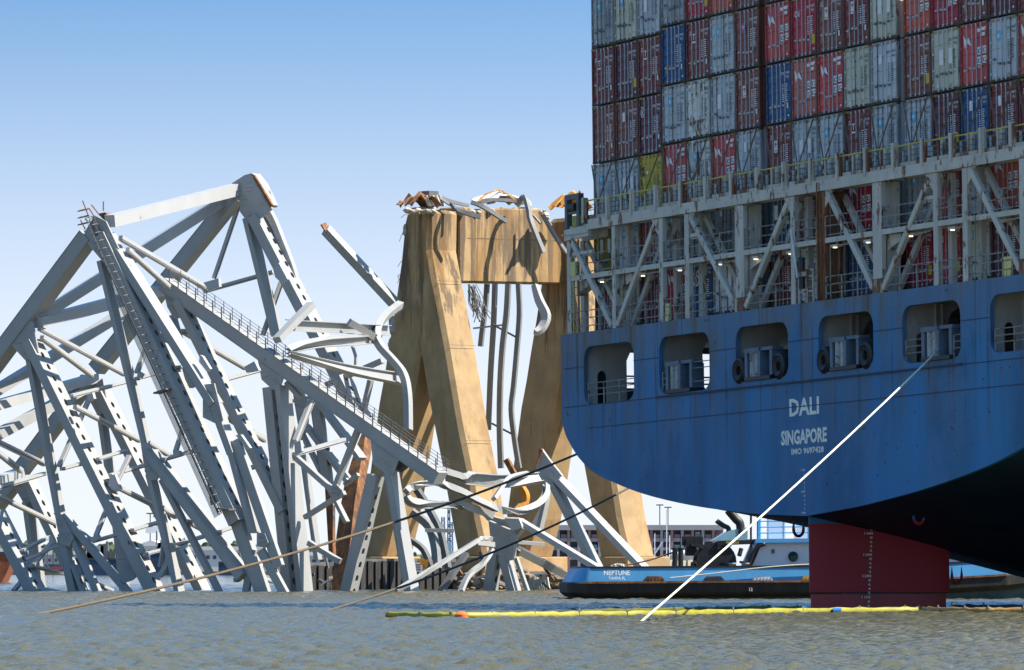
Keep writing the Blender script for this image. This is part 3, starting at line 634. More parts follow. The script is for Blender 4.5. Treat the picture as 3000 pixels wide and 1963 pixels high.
        if kd == 'k':
            def ring():
                m = MB()
                m.sweep([(.38+.17*math.cos(2*math.pi*i/16), .014, 2.1+.23*math.sin(2*math.pi*i/16)) for i in range(17)], [(-.02,0),(.02,0),(.02,.012),(-.02,.012)], (0,1,0)); return m
            cpart('marking', mk('kr', ring), WHT, c); cpart('marking', mk('K', txt('K', .26, .2, .29, 1.97, .02)), WHT, c); cpart('marking', mk('kyl', lambda: quad(.2, .56, 2.36, 2.42)), YELM, c)
        if kd == 'e': cpart('marking', mk('emb', emblem), WHT, c)
        if kd == 'h': cpart('marking', mk('rf', lambda: MB().prism([(.5,.01,2.2),(.95,.01,2.2),(.95,.01,2.38),(.75,.01,2.42)], (0,.012,0))), YELM, c); cpart('marking', mk('bea', txt('Bea', .16, .42, .4, 2.0, .02)), WHT, c)
        if light and r.random() < .8: cpart('marking', mk('yl', lambda: quad(1.5, 1.66, .26, .34)), YELM, c); cpart('marking', mk('ws', lambda: quad(.42, .56, .26, .38)), WHT, c)
        elif r.random() < .8: cpart('marking', mk('ws2', lambda: quad(2.08, 2.18, .26, .36)), WHT, c)
    # lashing rods crossing in front of the third tier
    for s in (0, 1):
        for q in (0, .09):
            zt = 22.62-(.3 if ci < 3 else 0)
            ut, ub = (u0+.03+q, u0+1.62+q*.4) if s == 0 else (u0+CW-.03-q, u0+.82-q*.4)
            sobj('lashing_rod', MB().tube([(ut, -.10-.05*s, zt-.05), (ub, -.50-.03*s, 19.35)], .02, 5), M('rusty rod', (.17,.115,.075), .7, .3, 3), lb)
            if q == 0: sobj('turnbuckle', MB().tube([(ut+(ub-ut)*.72, -.39-.03*s, zt-.05+(19.35-zt)*.72), (ub, -.52, 19.33)], .035, 6), DARKST, lb)
    for ti in range(2, 6): # twist locks
        pass
# ------------------------------------------------------------------ collapsed truss
NT = Vector((-0.5, -0.866, 0)).normalized()          # outward normal of the truss sides
T1P = P(290, 680, 462); T2P = T1P - NT*19.6; TWP = T1P - NT*7.0; TRP = T1P - NT*3
LITREF = Vector((.7, -.5, .4))
truss = root('collapsed_bridge_truss', P(420, 1733, 465), 'pale grey steel truss span collapsed in a tangle of tilted legs, rising from the water', 'bridge wreck')
walk = root('fallen_truss_section', P(950, 1733, 458), 'sloping grey truss chord with a railed catwalk on top, leaning down across the pier', 'bridge wreck')
def axes(p, q, n=NT):
    a = (q-p).normalized(); n1 = (n-a*n.dot(a)).normalized(); n2 = a.cross(n1)
    if n2.dot(LITREF) < 0: n2 = -n2
    return a, n1, n2
def member(name, p, q, b1, b2, perf=False, parent=truss, mat=STEEL, pitch=1.07, n=NT, t0=.6, t1=.6, lab=None):
    """hollow box member: b2 = depth of the side faces, b1 = width of the cover faces; perf = oval access holes in the sunward cover"""
    a, n1, n2 = axes(p, q, n); L = (q-p).length; m = MB()
    def pt(s, x, y): return p+a*s+n1*x+n2*y
    h1, h2 = b1/2, b2/2
    if not perf:
        m.add([pt(s, x, y) for s in (0, L) for x, y in ((-h1,-h2),(h1,-h2),(h1,h2),(-h1,h2))], [(0,1,5,4),(1,2,6,5),(2,3,7,6),(3,0,4,7),(3,2,1,0),(4,5,6,7)])
        if b1 > .5 and b2 > .5:                       # cover-plate lips along the edges
            for y in (h2, -h2):
                sg = 1 if y > 0 else -1
                m.add([pt(s, x, yy) for s in (0, L) for x, yy in ((-h1-.05,y),(h1+.05,y),(h1+.05,y+sg*.03),(-h1-.05,y+sg*.03))], [(0,1,5,4),(1,2,6,5),(2,3,7,6),(3,0,4,7),(3,2,1,0),(4,5,6,7)])
    else:
        m.add([pt(s, x, y) for s in (0, L) for x, y in ((-h1,-h2),(h1,-h2),(h1,h2),(-h1,h2))], [(0,1,5,4),(1,2,6,5),(3,0,4,7)])
        ng = max(1, int((L-t0-t1)/pitch)); s0 = (L-ng*pitch)/2; hw, hl = min(.2, b1*.17), .27
        def fq(sa, sb):
            m.add([pt(sa,-h1,h2), pt(sb,-h1,h2), pt(sb,h1,h2), pt(sa,h1,h2)], [(0,1,2,3)])
        fq(0, s0); fq(L-s0, L)
        for i in range(ng):
            sc = s0+(i+.5)*pitch; K = 16
            inn = []
            for k in range(K):
                an = 2*math.pi*k/K; inn.append((sc+hw*math.cos(an)+(hl-hw)*(1 if math.cos(an) > 0 else -1), hw*math.sin(an)))
            out = []
            for k in range(K):
                an = 2*math.pi*k/K; cx, cy = math.cos(an), math.sin(an); mx = max(abs(cx), abs(cy)); out.append((sc+cx/mx*pitch/2, cy/mx*h1))
            m.add([pt(x, y, h2) for x, y in inn]+[pt(x, y, h2) for x, y in out]+[pt(x, y, h2-.12) for x, y in inn],
                  [(k, (k+1) % K, K+(k+1) % K, K+k) for k in range(K)]+[(k, (k+1) % K, 2*K+(k+1) % K, 2*K+k) for k in range(K)])
    return obj(name, m, mat, parent, **({'label': lab} if lab else {}))
def pm(name, pl, x1, y1, x2, y2, wd, wl, perf=False, parent=truss, mat=STEEL, below=True):
    p, q = on_plane(x1, y1, pl, NT), on_plane(x2, y2, pl, NT)
    if below and min(p.z, q.z) < .35:                 # members that enter the water carry on below it
        lo, hi = (p, q) if p.z < q.z else (q, p); e = (lo-hi).normalized(); lo2 = lo+e*((lo.z+1.5)/max(.15, -e.z))
        if p.z < q.z: p = lo2
        else: q = lo2
    k = p.y/FPX
    return member(name, p, q, max(.12, wl*k/(.40 if perf else .48)), max(.12, wd*k/.92), perf, parent, mat)
def gus(pl, poly, t=.16, parent=truss, mat=STEEL, off=.5, name='gusset_plate'):
    base = [on_plane(x, y, pl+NT*off, NT) for x, y in poly]
    o = obj(name, MB().prism(base, -NT*t), mat, parent)
    c = sum(base, Vector())/len(base); rv = MB(); rr = random.Random(int(poly[0][0]))
    ax = Vector((0.866, -0.5, 0))
    for i in range(26):                               # rows of bolt heads
        b_ = base[i % len(base)]; f = .25+.5*((i*7) % 10)/10
        pt = c+(b_-c)*f+NT*.012
        for k in range(5):
            q = pt+(b_-c).normalized()*.0+ax*(k*.10-.2)
            rv.add([q+ax*.022+Vector((0,0,.022)), q-ax*.022+Vector((0,0,.022)), q-ax*.022-Vector((0,0,.022)), q+ax*.022-Vector((0,0,.022)), q+NT*.02], [(0,1,4),(1,2,4),(2,3,4),(3,0,4)])
    obj('bolt_rows', rv, mat, o, kind='stuff'); return o
# -- side truss nearer the channel (T1)
pm('upper_chord', T1P, 262,690, -60,1122, 38,26)
pm('leg', T1P, 298,765, 441,1350, 13,17); pm('leg', T1P, 441,1388, 526,1733, 14,17); pm('leg', T1P, 440,1325, 716,1690, 22,26); pm('leg', T1P, 475,1405, 642,1733, 14,10)
pm('leg', T1P, 306,690, 703,1532, 36,27, True); pm('leg', T1P, 690,1505, 770,1735, 30,16)
pm('leg', T1P, 347,735, 632,1186, 20,24); pm('leg', T1P, 622,1160, 684,1330, 18,18); pm('leg', T1P, 675,1300, 745,1560, 15,18); pm('leg', T1P, 690,1290, 818,1660, 28,8)
pm('leg', T1P, 742,1610, 721,1735, 20,6); pm('leg', T1P, 765,1612, 832,1735, 24,8)
pm('leg', T1P, 88,1040, 186,1556, 14,17); pm('leg', T1P, 184,1570, 218,1735, 22,12); pm('leg', T1P, 205,1550, 286,1735, 14,14); pm('leg', T1P, 188,1510, 374,1733, 16,12); pm('leg', T1P, 218,1655, 248,1735, 6,15, True)
pm('leg', T1P, 92,1000, 455,1735, 26,26, True); pm('leg', T1P, -14,1500, 106,1735, 27,28, True)
gus(T1P, [(277,631),(310,648),(347,727),(335,747),(304,770),(258,716),(247,681)], off=.62); gus(T1P, [(31,1009),(69,928),(96,943),(112,1032),(92,1051),(73,1055)], off=.62)
gus(T1P, [(412,1297),(435,1297),(474,1381),(459,1405),(439,1408),(422,1370)]); gus(T1P, [(594,1127),(627,1123),(654,1231),(627,1239),(594,1223)])
gus(T1P, [(162,1504),(180,1507),(216,1576),(203,1602),(177,1594),(167,1530)]); gus(T1P, [(336,1520),(360,1560),(398,1690),(386,1700),(357,1710),(352,1640)], off=.2)
gus(T1P, [(752,1560),(775,1562),(786,1590),(775,1606),(752,1600)], off=.4)
gus(T1P, [(617,1480),(598,1360),(606,1350),(652,1440),(640,1470)], off=.35)
# -- far side truss (T2) and laterals
def lat(x1, y1, pl1, x2, y2, pl2, b, t, name='lateral_strut', mat=STEEL2):     # struts running between the two sides
    p, q = on_plane(x1, y1, pl1, NT), on_plane(x2, y2, pl2, NT); k = p.y/FPX
    a = (q-p).normalized(); up = (Vector((0,0,1))-a*a.z).normalized(); sd = a.cross(up)
    m = MB(); h = b*k/2; w_ = t/2
    m.add([r+up*y+sd*x for r in (p, q) for x, y in ((-w_,-h),(w_,-h),(w_,h),(-w_,h))], [(0,1,5,4),(1,2,6,5),(2,3,7,6),(3,0,4,7),(3,2,1,0),(4,5,6,7)])
    return obj(name, m, mat, truss)
lat(322,648,T1P, 700,553,T2P, 36,.9, 'portal_strut'); lat(100,938,T1P, 664,580,T2P, 29,.8, 'lateral_diagonal', STEEL); lat(112,945,T1P, 470,850,T2P, 33,.9, 'portal_strut')
lat(-20,1150,T1P, 385,902,T2P, 27,.8, 'lateral_diagonal', STEEL); lat(-20,1190,T1P, 275,1108,T2P, 26,.9, 'portal_strut'); lat(-20,1280,T1P, 262,1130,T2P, 27,.8, 'lateral_diagonal', STEEL)
lat(-20,1412,T1P, 60,1385,T2P, 26,.9, 'portal_strut')
pm('upper_chord', T2P, 690,575, 283,1082, 36,20); pm('upper_chord', T2P, 262,1110, 62,1378, 34,20); pm('upper_chord', T2P, 58,1390, -40,1520, 34,20)
pm('leg', T2P, 300,1150, 574,1700, 24,24, True); pm('leg', T2P, 297,1205, 343,1530, 13,16); pm('leg', T2P, 343,1525, 366,1733, 15,16)
pm('leg', T2P, 86,1410, 240,1735, 22,20, True); pm('leg', T2P, 82,1470, 119,1733, 15,20); pm('leg', T2P, 574,1690, 596,1733, 22,22)
pm('leg', T2P, 752,635, 1062,1228, 28,26, True); pm('leg', T2P, 728,640, 812,985, 14,22)
gus(T2P, [(679,537),(716,513),(735,508),(750,531),(797,612),(777,631),(747,650),(727,654),(702,619),(704,592),(685,569)], off=.6)
gus(T2P, [(270,1131),(300,1108),(316,1189),(304,1208),(285,1216),(262,1173)]); gus(T2P, [(46,1435),(77,1420),(104,1455),(77,1478),(69,1474)])
# buckled cover plate peeling off the far leg, torn chord end
rb = [on_plane(x, y, T2P-NT*.8, NT) for x, y in refine([(784,612),(806,650),(832,712),(856,770),(874,825),(888,878)], 4)]
obj('buckled_plate', MB().sweep(rb, [(-.32,-.04),(.32,-.04),(.32,.5),(-.32,.5)], NT, [1-.6*i/len(rb) for i in range(len(rb))]), STEEL, truss, smooth=True)
gus(T2P, [(716,515),(737,507),(760,536),(790,600),(783,606),(745,548)], t=1.3, off=-.9, name='torn_chord_end', mat=STEEL); gus(T2P, [(735,508),(745,514),(797,600),(790,606)], t=.25, off=.75, name='torn_edge', mat=RUSTY)
gus(T1P, [(286,626),(308,622),(330,650),(322,660),(300,640)], t=.8, off=-.2, name='torn_chord_end', mat=RUSTY)
def brace(pl, x1, y1, x2, y2, t, parent):            # sway bracing runs across from one truss side to the other
    if x1 > x2: x1, y1, x2, y2 = x2, y2, x1, y1
    p = on_plane(x1, y1, pl, NT); w_ = min(18.0, (x2-x1)/400*19.6) if pl is not T2P else 1.0
    q = on_plane(x2, y2, pl-NT*w_, NT); k = p.y/FPX; a = (q-p).normalized()
    side = a.cross(Vector((0,0,1))); 
    if side.length < .05: side = Vector((.866,-.5,0))
    side.normalize()
    if side.dot(Vector((.7,-.5,0))) < 0: side = -side
    up = side.cross(a); up = up if up.z > 0 else -up
    h = t*k*.5; m = MB()                               # channel: a lit web with a flange lip along the foot
    def ring(r, pts): return [r+up*y+side*x for x, y in pts]
    prof = [(.16,h),(.16,-h*.35),(-.02,-h*.4),(-.02,-h*.85),(.2,-h*.85),(.2,-h),(-.2,-h),(-.2,h)]
    n = len(prof); m.add(ring(p, prof)+ring(q, prof), [(i, (i+1) % n, n+(i+1) % n, n+i) for i in range(n)]+[tuple(range(n))[::-1], tuple(range(n, 2*n))])
    return obj('brace', m, STEEL2, parent)
# -- braces and struts: (plane, x1,y1,x2,y2,thickness px)
for pl, x1, y1, x2, y2, t in [
 (T1P,210,1160,372,1119,10),(T1P,399,1110,555,1069,10),(T1P,220,1191,410,1291,13),(T1P,287,1345,370,1320,9),(T1P,379,1335,331,1435,8),(T1P,324,1393,428,1362,10),(T1P,331,1420,455,1482,13),
 (T1P,281,1570,316,1482,7),(T1P,258,1590,355,1563,9),(T1P,231,1555,266,1582,11),(T1P,476,1347,586,1316,10),(T1P,514,1324,540,1243,7),(T1P,435,1297,497,1335,11),(T1P,401,1092,428,1019,9),
 (T1P,181,1374,250,1356,10),(T1P,173,1366,266,1158,8),(T1P,-20,1433,135,1387,12),(T1P,-20,1288,131,1360,14),(T1P,-20,1446,162,1534,13),(T1P,116,962,366,1097,13),(T1P,123,989,270,1100,14),
 (T1P,354,697,604,843,15),(T1P,374,731,495,840,14),(T2P,596,854,800,797,12),(T2P,627,816,700,600,14),(T2P,770,982,824,827,14),(TWP,535,970,720,1078,14),(TWP,623,1123,762,1085,12),(T1P,515,1077,554,1069,9),
 (TWP,673,1227,777,1289,16),(TWP,723,1374,831,1343,12),(T1P,-10,1322,63,1380,15),(T1P,388,1553,466,1530,10),(T1P,509,1599,607,1568,10),(T1P,635,1561,697,1539,10),(T1P,430,1622,484,1607,9),(T1P,548,1527,597,1553,12),(T1P,470,1485,515,1515,12),
 (T1P,67,1612,144,1573,8),(T1P,98,1656,154,1586,8),(T1P,90,1658,193,1681,10),(T1P,229,1686,329,1731,10),(T1P,40,1731,69,1697,9),(T1P,690,1700,742,1680,12),(T1P,760,1690,800,1705,10)]:
    brace(pl, x1, y1, x2, y2, t, truss)
for pts, t in (([(80,1638),(120,1622),(150,1606),(177,1599)], .10), ([(62,1732),(90,1726),(120,1724),(150,1728),(172,1733)], .10), ([(497,1590),(493,1640),(478,1675),(462,1690)], .2), ([(482,1545),(478,1600),(468,1660)], .08)):
    obj('bent_brace', MB().sweep([on_plane(x, y, T1P, NT) for x, y in refine(pts, 4)], [(-t,-.2),(t,-.2),(t,.2),(-t,.2)], NT), STEEL2, truss)
for poly in ([(255,1158),(270,1150),(275,1168),(262,1176)], [(596,828),(640,815),(642,840),(612,852)], [(800,790),(816,769),(842,818),(824,829),(806,812)], [(585,1040),(592,1043),(615,1080),(605,1088),(583,1060)], [(715,1075),(745,1058),(758,1085),(722,1092)], [(470,968),(476,1000),(500,1010),(490,980)], [(862,1298),(880,1290),(884,1322),(864,1332)], [(690,1275),(705,1273),(732,1312),(722,1316)], [(322,1393),(336,1390),(352,1432),(340,1440),(318,1425)], [(142,1572),(152,1568),(160,1590),(150,1594)], [(262,1576),(285,1566),(292,1578),(270,1590)], [(506,1325),(524,1320),(528,1334),(508,1338)], [(405,1088),(418,1096),(410,1108),(400,1106)]):
    obj('gusset_plate', MB().prism([on_plane(x, y, T1P+NT*.12, NT) for x, y in poly], -NT*.35), STEEL2, truss)
# caged ladder up the tall leg
a0, a1 = on_plane(268,640,T1P+NT*.75,NT), on_plane(655,1500,T1P+NT*.75,NT); ax = (a1-a0).normalized(); sd = ax.cross(NT).normalized()
for o_ in (-.22, .22): obj('ladder_rail', MB().tube([a0+sd*o_, a1+sd*o_], .05, 5), DARKST, truss)
for i in range(7): obj('conduit', MB().tube([a0+sd*(.42+.09*i)+ax*(2+.7*i)-NT*.08, a1+sd*(.42+.09*i)-NT*.08], .028, 5), RAILM if i % 2 else STEEL2, truss)
n = 38
for i in range(n):
    c_ = a0+(a1-a0)*(i/(n-1))
    hp = [c_+sd*(.34*math.cos(R(t)))+NT*(.75*math.sin(R(t))) for t in range(0, 181, 30)]
    obj('ladder_hoop', MB().sweep(hp, [(-.03,-.02),(.03,-.02),(.03,.02),(-.03,.02)], ax), RAILM, truss)
    if i % 2 == 0: obj('ladder_rung', MB().tube([c_+sd*-.22, c_+sd*.22], .025, 4), RAILM, truss)
for t in (30, 90, 150): obj('cage_bar', MB().tube([a0+sd*(.34*math.cos(R(t)))+NT*(.75*math.sin(R(t))), a1+sd*(.34*math.cos(R(t)))+NT*(.75*math.sin(R(t)))], .022, 4), RAILM, truss)
pl_ = on_plane(670,1512,T1P+NT*.6,NT); obj('ladder_platform', MB().prism([pl_+sd*-.9+NT*.1, pl_+sd*.5+NT*.1+Vector((0,0,.75)), pl_+sd*.5+NT*1.2+Vector((0,0,.75)), pl_+sd*-.9+NT*1.2], (0,0,.12)), DARKST, truss)
pl_ = on_plane(497,1150,T1P+NT*.6,NT); obj('ladder_platform', MB().prism([pl_+sd*-.4+NT*.1, pl_+sd*.9+NT*.1+Vector((0,0,.3)), pl_+sd*.9+NT*1.1+Vector((0,0,.3)), pl_+sd*-.4+NT*1.1], (0,0,.12)), DARKST, truss)
for (x1,y1,x2,y2) in ((242,588,262,640),(262,612,280,640),(268,600,290,628),(303,590,303,618),(236,645,250,672)): obj('antenna_stub', MB().tube([on_plane(x1,y1,T1P+NT,NT), on_plane(x2,y2,T1P+NT,NT)], .05, 5), RUSTY, truss)
cg = [on_plane(245,y,T1P+NT,NT) for y in (615,635,655)]
for q in cg: obj('ladder_hoop', MB().sweep([q+Vector((.45*math.cos(2*math.pi*i/12), .45*math.sin(2*math.pi*i/12), .12*math.cos(2*math.pi*i/12))) for i in range(13)], [(-.03,-.03),(.03,-.03),(.03,.03),(-.03,.03)], (0,0,1)), RUSTY, truss)

# ------------------------------------------------------------------ fallen section with the catwalk
WP = TWP; wl_ = on_plane(486,832,WP,NT); wr_ = on_plane(1290,1402,WP,NT)
member('chord', wl_, wr_, 1.3, .98, parent=walk); wa, wn1, wn2 = axes(wl_, wr_)
top = wn2 if wn2.z > 0 else -wn2
LW = (wr_-wl_).length
def rail_line(off, h, s0=0.0, s1=1.0, r=.022): return MB().tube([wl_+wa*(LW*s0)+top*.5+wn1*off+Vector((0,0,h)), wl_+wa*(LW*s1)+top*.5+wn1*off+Vector((0,0,h))], r, 4)
for off in (.62, -.95):
    for h in (.35, .62, .88): obj('catwalk_rail', rail_line(off, h, .02 if off > 0 else .06, 1.0), RAILM, walk)
    npst = 31
    for i in range(npst):
        b_ = wl_+wa*(LW*(.02+.97*i/(npst-1)))+top*.45+wn1*off
        obj('catwalk_post', MB().tube([b_, b_+Vector((random.uniform(-.03,.03),0,1.0))], .05 if off > 0 else .032, 5), RAILM, walk)
        if off > 0 and i % 1 == 0: obj('catwalk_bracket', MB().beam(b_+Vector((0,0,.05)), b_+wn1*-1.5+Vector((0,0,.1)), .06, .05), RAILM, walk)
gus(WP, [(750,1027),(824,1069),(835,1089),(820,1135),(800,1143),(766,1112)], parent=walk, off=.62); gus(WP, [(1083,1250),(1158,1304),(1170,1339),(1150,1389),(1135,1393),(1092,1358)], parent=walk, off=.62)
gus(WP, [(480,860),(520,850),(540,880),(530,930),(510,935),(490,900)], parent=walk, off=.4)
def wm(*a, **k): return pm(*a, parent=walk, **k)
wm('leg', WP, 528,880, 836,1500, 22,22, True); wm('leg', WP, 505,925, 562,1135, 12,14)
wm('leg', WP, 793,1135, 852,1735, 28,18, True); wm('leg', WP, 828,1130, 894,1735, 16,30)
wm('leg', WP, 1101,1392, 1021,1735, 32,18, True); wm('leg', WP, 1146,1385, 1207,1735, 20,22)
wm('leg', T2P, 886,1308, 932,1640, 8,16); wm('leg', T2P, 925,1168, 960,1420, 26,10); wm('leg', T2P, 928,1166, 1060,1345, 12,20); wm('leg', T2P, 901,1247, 1022,1410, 12,18); wm('leg', T2P, 885,1270, 1016,1530, 10,10); wm('leg', T2P, 955,1300, 975,1640, 14,8, mat=RUSTY)
gus(T2P, [(852,1110),(880,1130),(905,1190),(900,1260),(880,1290),(862,1180)], parent=walk, off=.2)
for pl, x1, y1, x2, y2, t in [(WP,862,1331,1009,1289,13),(WP,870,1343,978,1439,14),(WP,893,1516,1009,1443,12),(WP,982,1428,1051,1254,13),(WP,866,1293,916,1166,16),(WP,905,1590,995,1645,14),(WP,840,1120,880,1165,12),(T2P,836,1180,925,1160,8),(T2P,956,1128,1121,1056,13),(T2P,1086,1114,1063,1212,12),(T2P,1010,1420,1050,1390,10)]:
    (brace(pl, x1, y1, x2, y2, t, walk) if y1 >= y2 and (x1, y1) in ((862,1331),(866,1293)) else pm('brace', pl, x1, y1, x2, y2, t, t*.7, mat=STEEL, below=False, parent=walk))
gus(WP, [(970,1425),(985,1418),(1000,1435),(985,1455),(970,1450)], parent=walk, off=.3); gus(WP, [(1140,1335),(1175,1345),(1215,1335),(1200,1365),(1175,1385),(1160,1375)], parent=walk, off=-.2, mat=DARKST)
# ------------------------------------------------------------------ concrete bridge pier
PN = Vector((.69, -.724, 0)).normalized(); PT = Vector((.724, .69, 0)).normalized(); PD = -PT   # sunlit face normal; direction along the cap; dark face normal
PP = P(1256, 900, 500)
def dark(px, py, off=0): return on_plane(px, py, PP+PT*off, PD)
pier = root('bridge_pier', P(1400, 1727, 503), 'tall tan concrete bridge pier with two A shaped columns joined by a shattered cap beam', 'bridge pier')
LEFT = [(1189,619),(1181,650),(1169,770),(1150,905),(1131,1020),(1119,1100),(1104,1181),(1082,1350),(1063,1500),(1044,1640)]
CR = [(1227,1030),(1196,1230),(1151,1518),(1122,1640)]
RL = [(1227,1030),(1247,1154),(1270,1270),(1289,1366),(1308,1474),(1331,1600),(1338,1640)]
RR = [(1258,612),(1256,731),(1269,808),(1289,905),(1310,1020),(1347,1239),(1381,1405),(1397,1512),(1416,1600),(1424,1640)]
def column(shift, name, jag):
    loop = LEFT+CR[::-1]+RL[1:]+RR[::-1]
    base = [dark(x, y)+PT*shift for x, y in loop]
    m = MB().prism(base, PT*3.45)
    o = obj(name, m, CONC, pier, bevel=.34)
    return o
c1 = column(0, 'column', 1); SP = 16.6
c2 = column(SP, 'column', 2)
SHIFT = SP
# spalled outer edge of the column: broken lumps of concrete
rr = random.Random(5)
def lump(c, r, seed, sq=(1,1,1)):
    bm = bmesh.new(); bmesh.ops.create_icosphere(bm, subdivisions=2, radius=r); q = random.Random(seed); m = MB()
    for v in bm.verts: v.co *= q.uniform(.7, 1.15)
    m.add([Vector((v.co.x*sq[0], v.co.y*sq[1], v.co.z*sq[2]))+c for v in bm.verts], [tuple(x.index for x in f.verts) for f in bm.faces]); bm.free(); return m
sp = MB()
for i in range(34):
    t = i/33; y = 612+t*420; k = int(t*8); x = np.interp(y, [p[1] for p in LEFT], [p[0] for p in LEFT])
    l = lump(dark(x+rr.uniform(2,9), y)+PT*rr.uniform(.2,3.2), rr.uniform(.3,.6), i, (1,1,1.6)); sp.add(l.v, l.f)
obj('spalled_edge', sp, CONCB, pier, kind='stuff')
sp = MB()
for i in range(60):
    x = 1195+i*3.0 if i < 24 else 1350+ (i-24)*7.4
    y = (612 if x < 1350 else 614)+max(0, (x-1585))*1.45
    l = lump(on_plane(x, y+rr.uniform(0,10), PP+PN*(-.6 if x > 1350 else .8)-PN*rr.uniform(0,2.0), PN), rr.uniform(.18,.42), 100+i, (1.3,1.3,.7)); sp.add(l.v, l.f)
obj('rubble_crest', sp, CONCB, pier, kind='stuff')
for i in range(26):                                   # frayed reinforcing bars on the outer edge
    y = rr.uniform(615, 850); x = np.interp(y, [p[1] for p in LEFT], [p[0] for p in LEFT]); b_ = dark(x+3, y)+PT*rr.uniform(.2,2.5)
    dx = Vector((-rr.uniform(.2,.55), 0, rr.uniform(-.5,.2)))
    obj('rebar', MB().tube([b_, b_+dx, b_+dx*1.5+Vector((rr.uniform(-.1,.2),0,-rr.uniform(.2,.6)))], .022, 4), RUSTY, pier)
# cap beam, set back from the column faces
capf = PP+PN*1.2; CAPP = on_plane(1258, 700, PP, PD)+PN*-.9
capl = [(1345,606),(1395,612),(1470,610),(1576,612),(1598,640),(1622,690),(1652,745),(1690,800),(1690,832),(1345,826)]
cap = obj('cap_beam', MB().prism([on_plane(x, y, CAPP, PN) for x, y in capl], -PN*2.6), CONC, pier, bevel=.12)
obj('form_joint', MB().prism([on_plane(x, y, CAPP+PN*.012, PN) for x, y in ((1370,696),(1640,704),(1640,707),(1370,699))], -PN*.05), M('joint dark brown', (.16,.11,.06), .9), pier)  # pour line as a thin dark brown strip
for y in (822, 1010, 1290): 
    x0 = np.interp(y, [p[1] for p in RR], [p[0] for p in RR]); q = on_plane(x0+6, y, PP+PN*0, PD)
    q2 = q+PN*.012+PT*.1; obj('form_joint', MB().beam(q2, q2+PT*3.0, .03, .02, PN), M('joint dark brown', (.16,.11,.06)), pier)
# footing blocks
def block(c, a, b, z0, z1, mat=CONC, name='footing', parent=pier, bv=.08):
    return obj(name, MB().prism([c+PT*x+PN*y+Vector((0,0,z0-c.z)) for x, y in ((-a,-b),(a,-b),(a,b),(-a,b))], (0,0,z1-z0)), mat, parent, bevel=bv)
for sft in (0, SHIFT):
    for x in (1084, 1382):
        c_ = dark(x, 1640)+PT*(sft+1.72); block(c_, 2.6, 2.5, 1.0, 2.75); 
    c_ = dark(1230, 1640)+PT*(sft+1.72); block(c_, 3.4, 9.4, -2.0, 1.0, CONCB)
# sheet pile fenders (corrugated walls round the footings)
PILE = M('sheet pile dark', (.035,.033,.032), .7, .4, 1.5, .2, rust=.15, stain=.4, staincol=(.012,.012,.012)); PILEL = M('sheet pile pale', (.42,.38,.30), .8, .2, 1.5, .3, rust=.1, stain=.2, staincol=(.12,.1,.07))
def piles(p, q, z1, mat, label, wd=.42):
    L = (q-p).length; a = (q-p).normalized(); n = a.cross(Vector((0,0,1))); k = int(L/wd)
    rt = root('sheet_pile_wall', p.lerp(q, .5)*1.0 if False else Vector(((p.x+q.x)/2,(p.y+q.y)/2,0)), label, 'sheet piling', 'sheet pile walls round the pier')
    zt = z1
    for i in range(k):
        c_ = p+a*(wd*(i+.5)); o = n*(.0 if i % 2 else .16); h = wd*.52
        obj('sheet_pile', MB().prism([Vector((v.x, v.y, -2)) for v in (c_+o-a*h, c_+o-a*h*.6-n*.12, c_+o+a*h*.6-n*.12, c_+o+a*h, c_+o+a*h+n*.15, c_+o-a*h+n*.15)], (0,0,zt+2+random.uniform(-.05,.04))), mat, rt)
    obj('capping_beam', MB().beam(p+Vector((0,0,zt+.06-p.z))+n*.05, q+Vector((0,0,zt+.06-q.z))+n*.05, .14, .3, (0,0,1)) , DARKST, rt)
    return rt
w0 = piles(on_z(1050,488,0), on_z(1335,496,0), 2.35, PILE, 'dark corrugated sheet pile wall in front of the columns by the fallen catwalk')
piles(on_z(1336,497,0), on_z(1650,503,0), 1.3, PILE, 'low dark added pile wall filling the shadowed void behind the rubble')  # wall added to fill the dark, shadowed void behind the rubble
piles(on_z(880,484,0), on_z(1049,488,0), 2.0, PILE, 'added dark pile wall filling the shadow behind the catwalk legs and rusted column')  # another added dark wall, standing in for deep shadow behind the legs
piles(on_z(1885,512,0), on_z(2030,516,0), 2.45, PILEL, 'pale corrugated sheet pile wall behind the tugboat deck')
for x, y, Zd, o_ in ((1226,1660,487.4,0), (1912,1660,510.5,0)):
    c_ = P(x, y, Zd); sg = obj('notice_board', MB().box(c_.x-.32, c_.x+.32, c_.y-.03, c_.y+.03, c_.z-.45, c_.z+.35), M('notice white', (.7,.69,.66), .6), None, label='small white notice board on the %s sheet piles' % ('dark' if x < 1500 else 'pale'), cat='sign')
    for i in range(3): obj('notice_line', MB().box(c_.x-.22, c_.x+.22, c_.y-.045, c_.y-.031, c_.z+.15-.2*i, c_.z+.20-.2*i), M('marking grey', (.1,.12,.14)), sg)
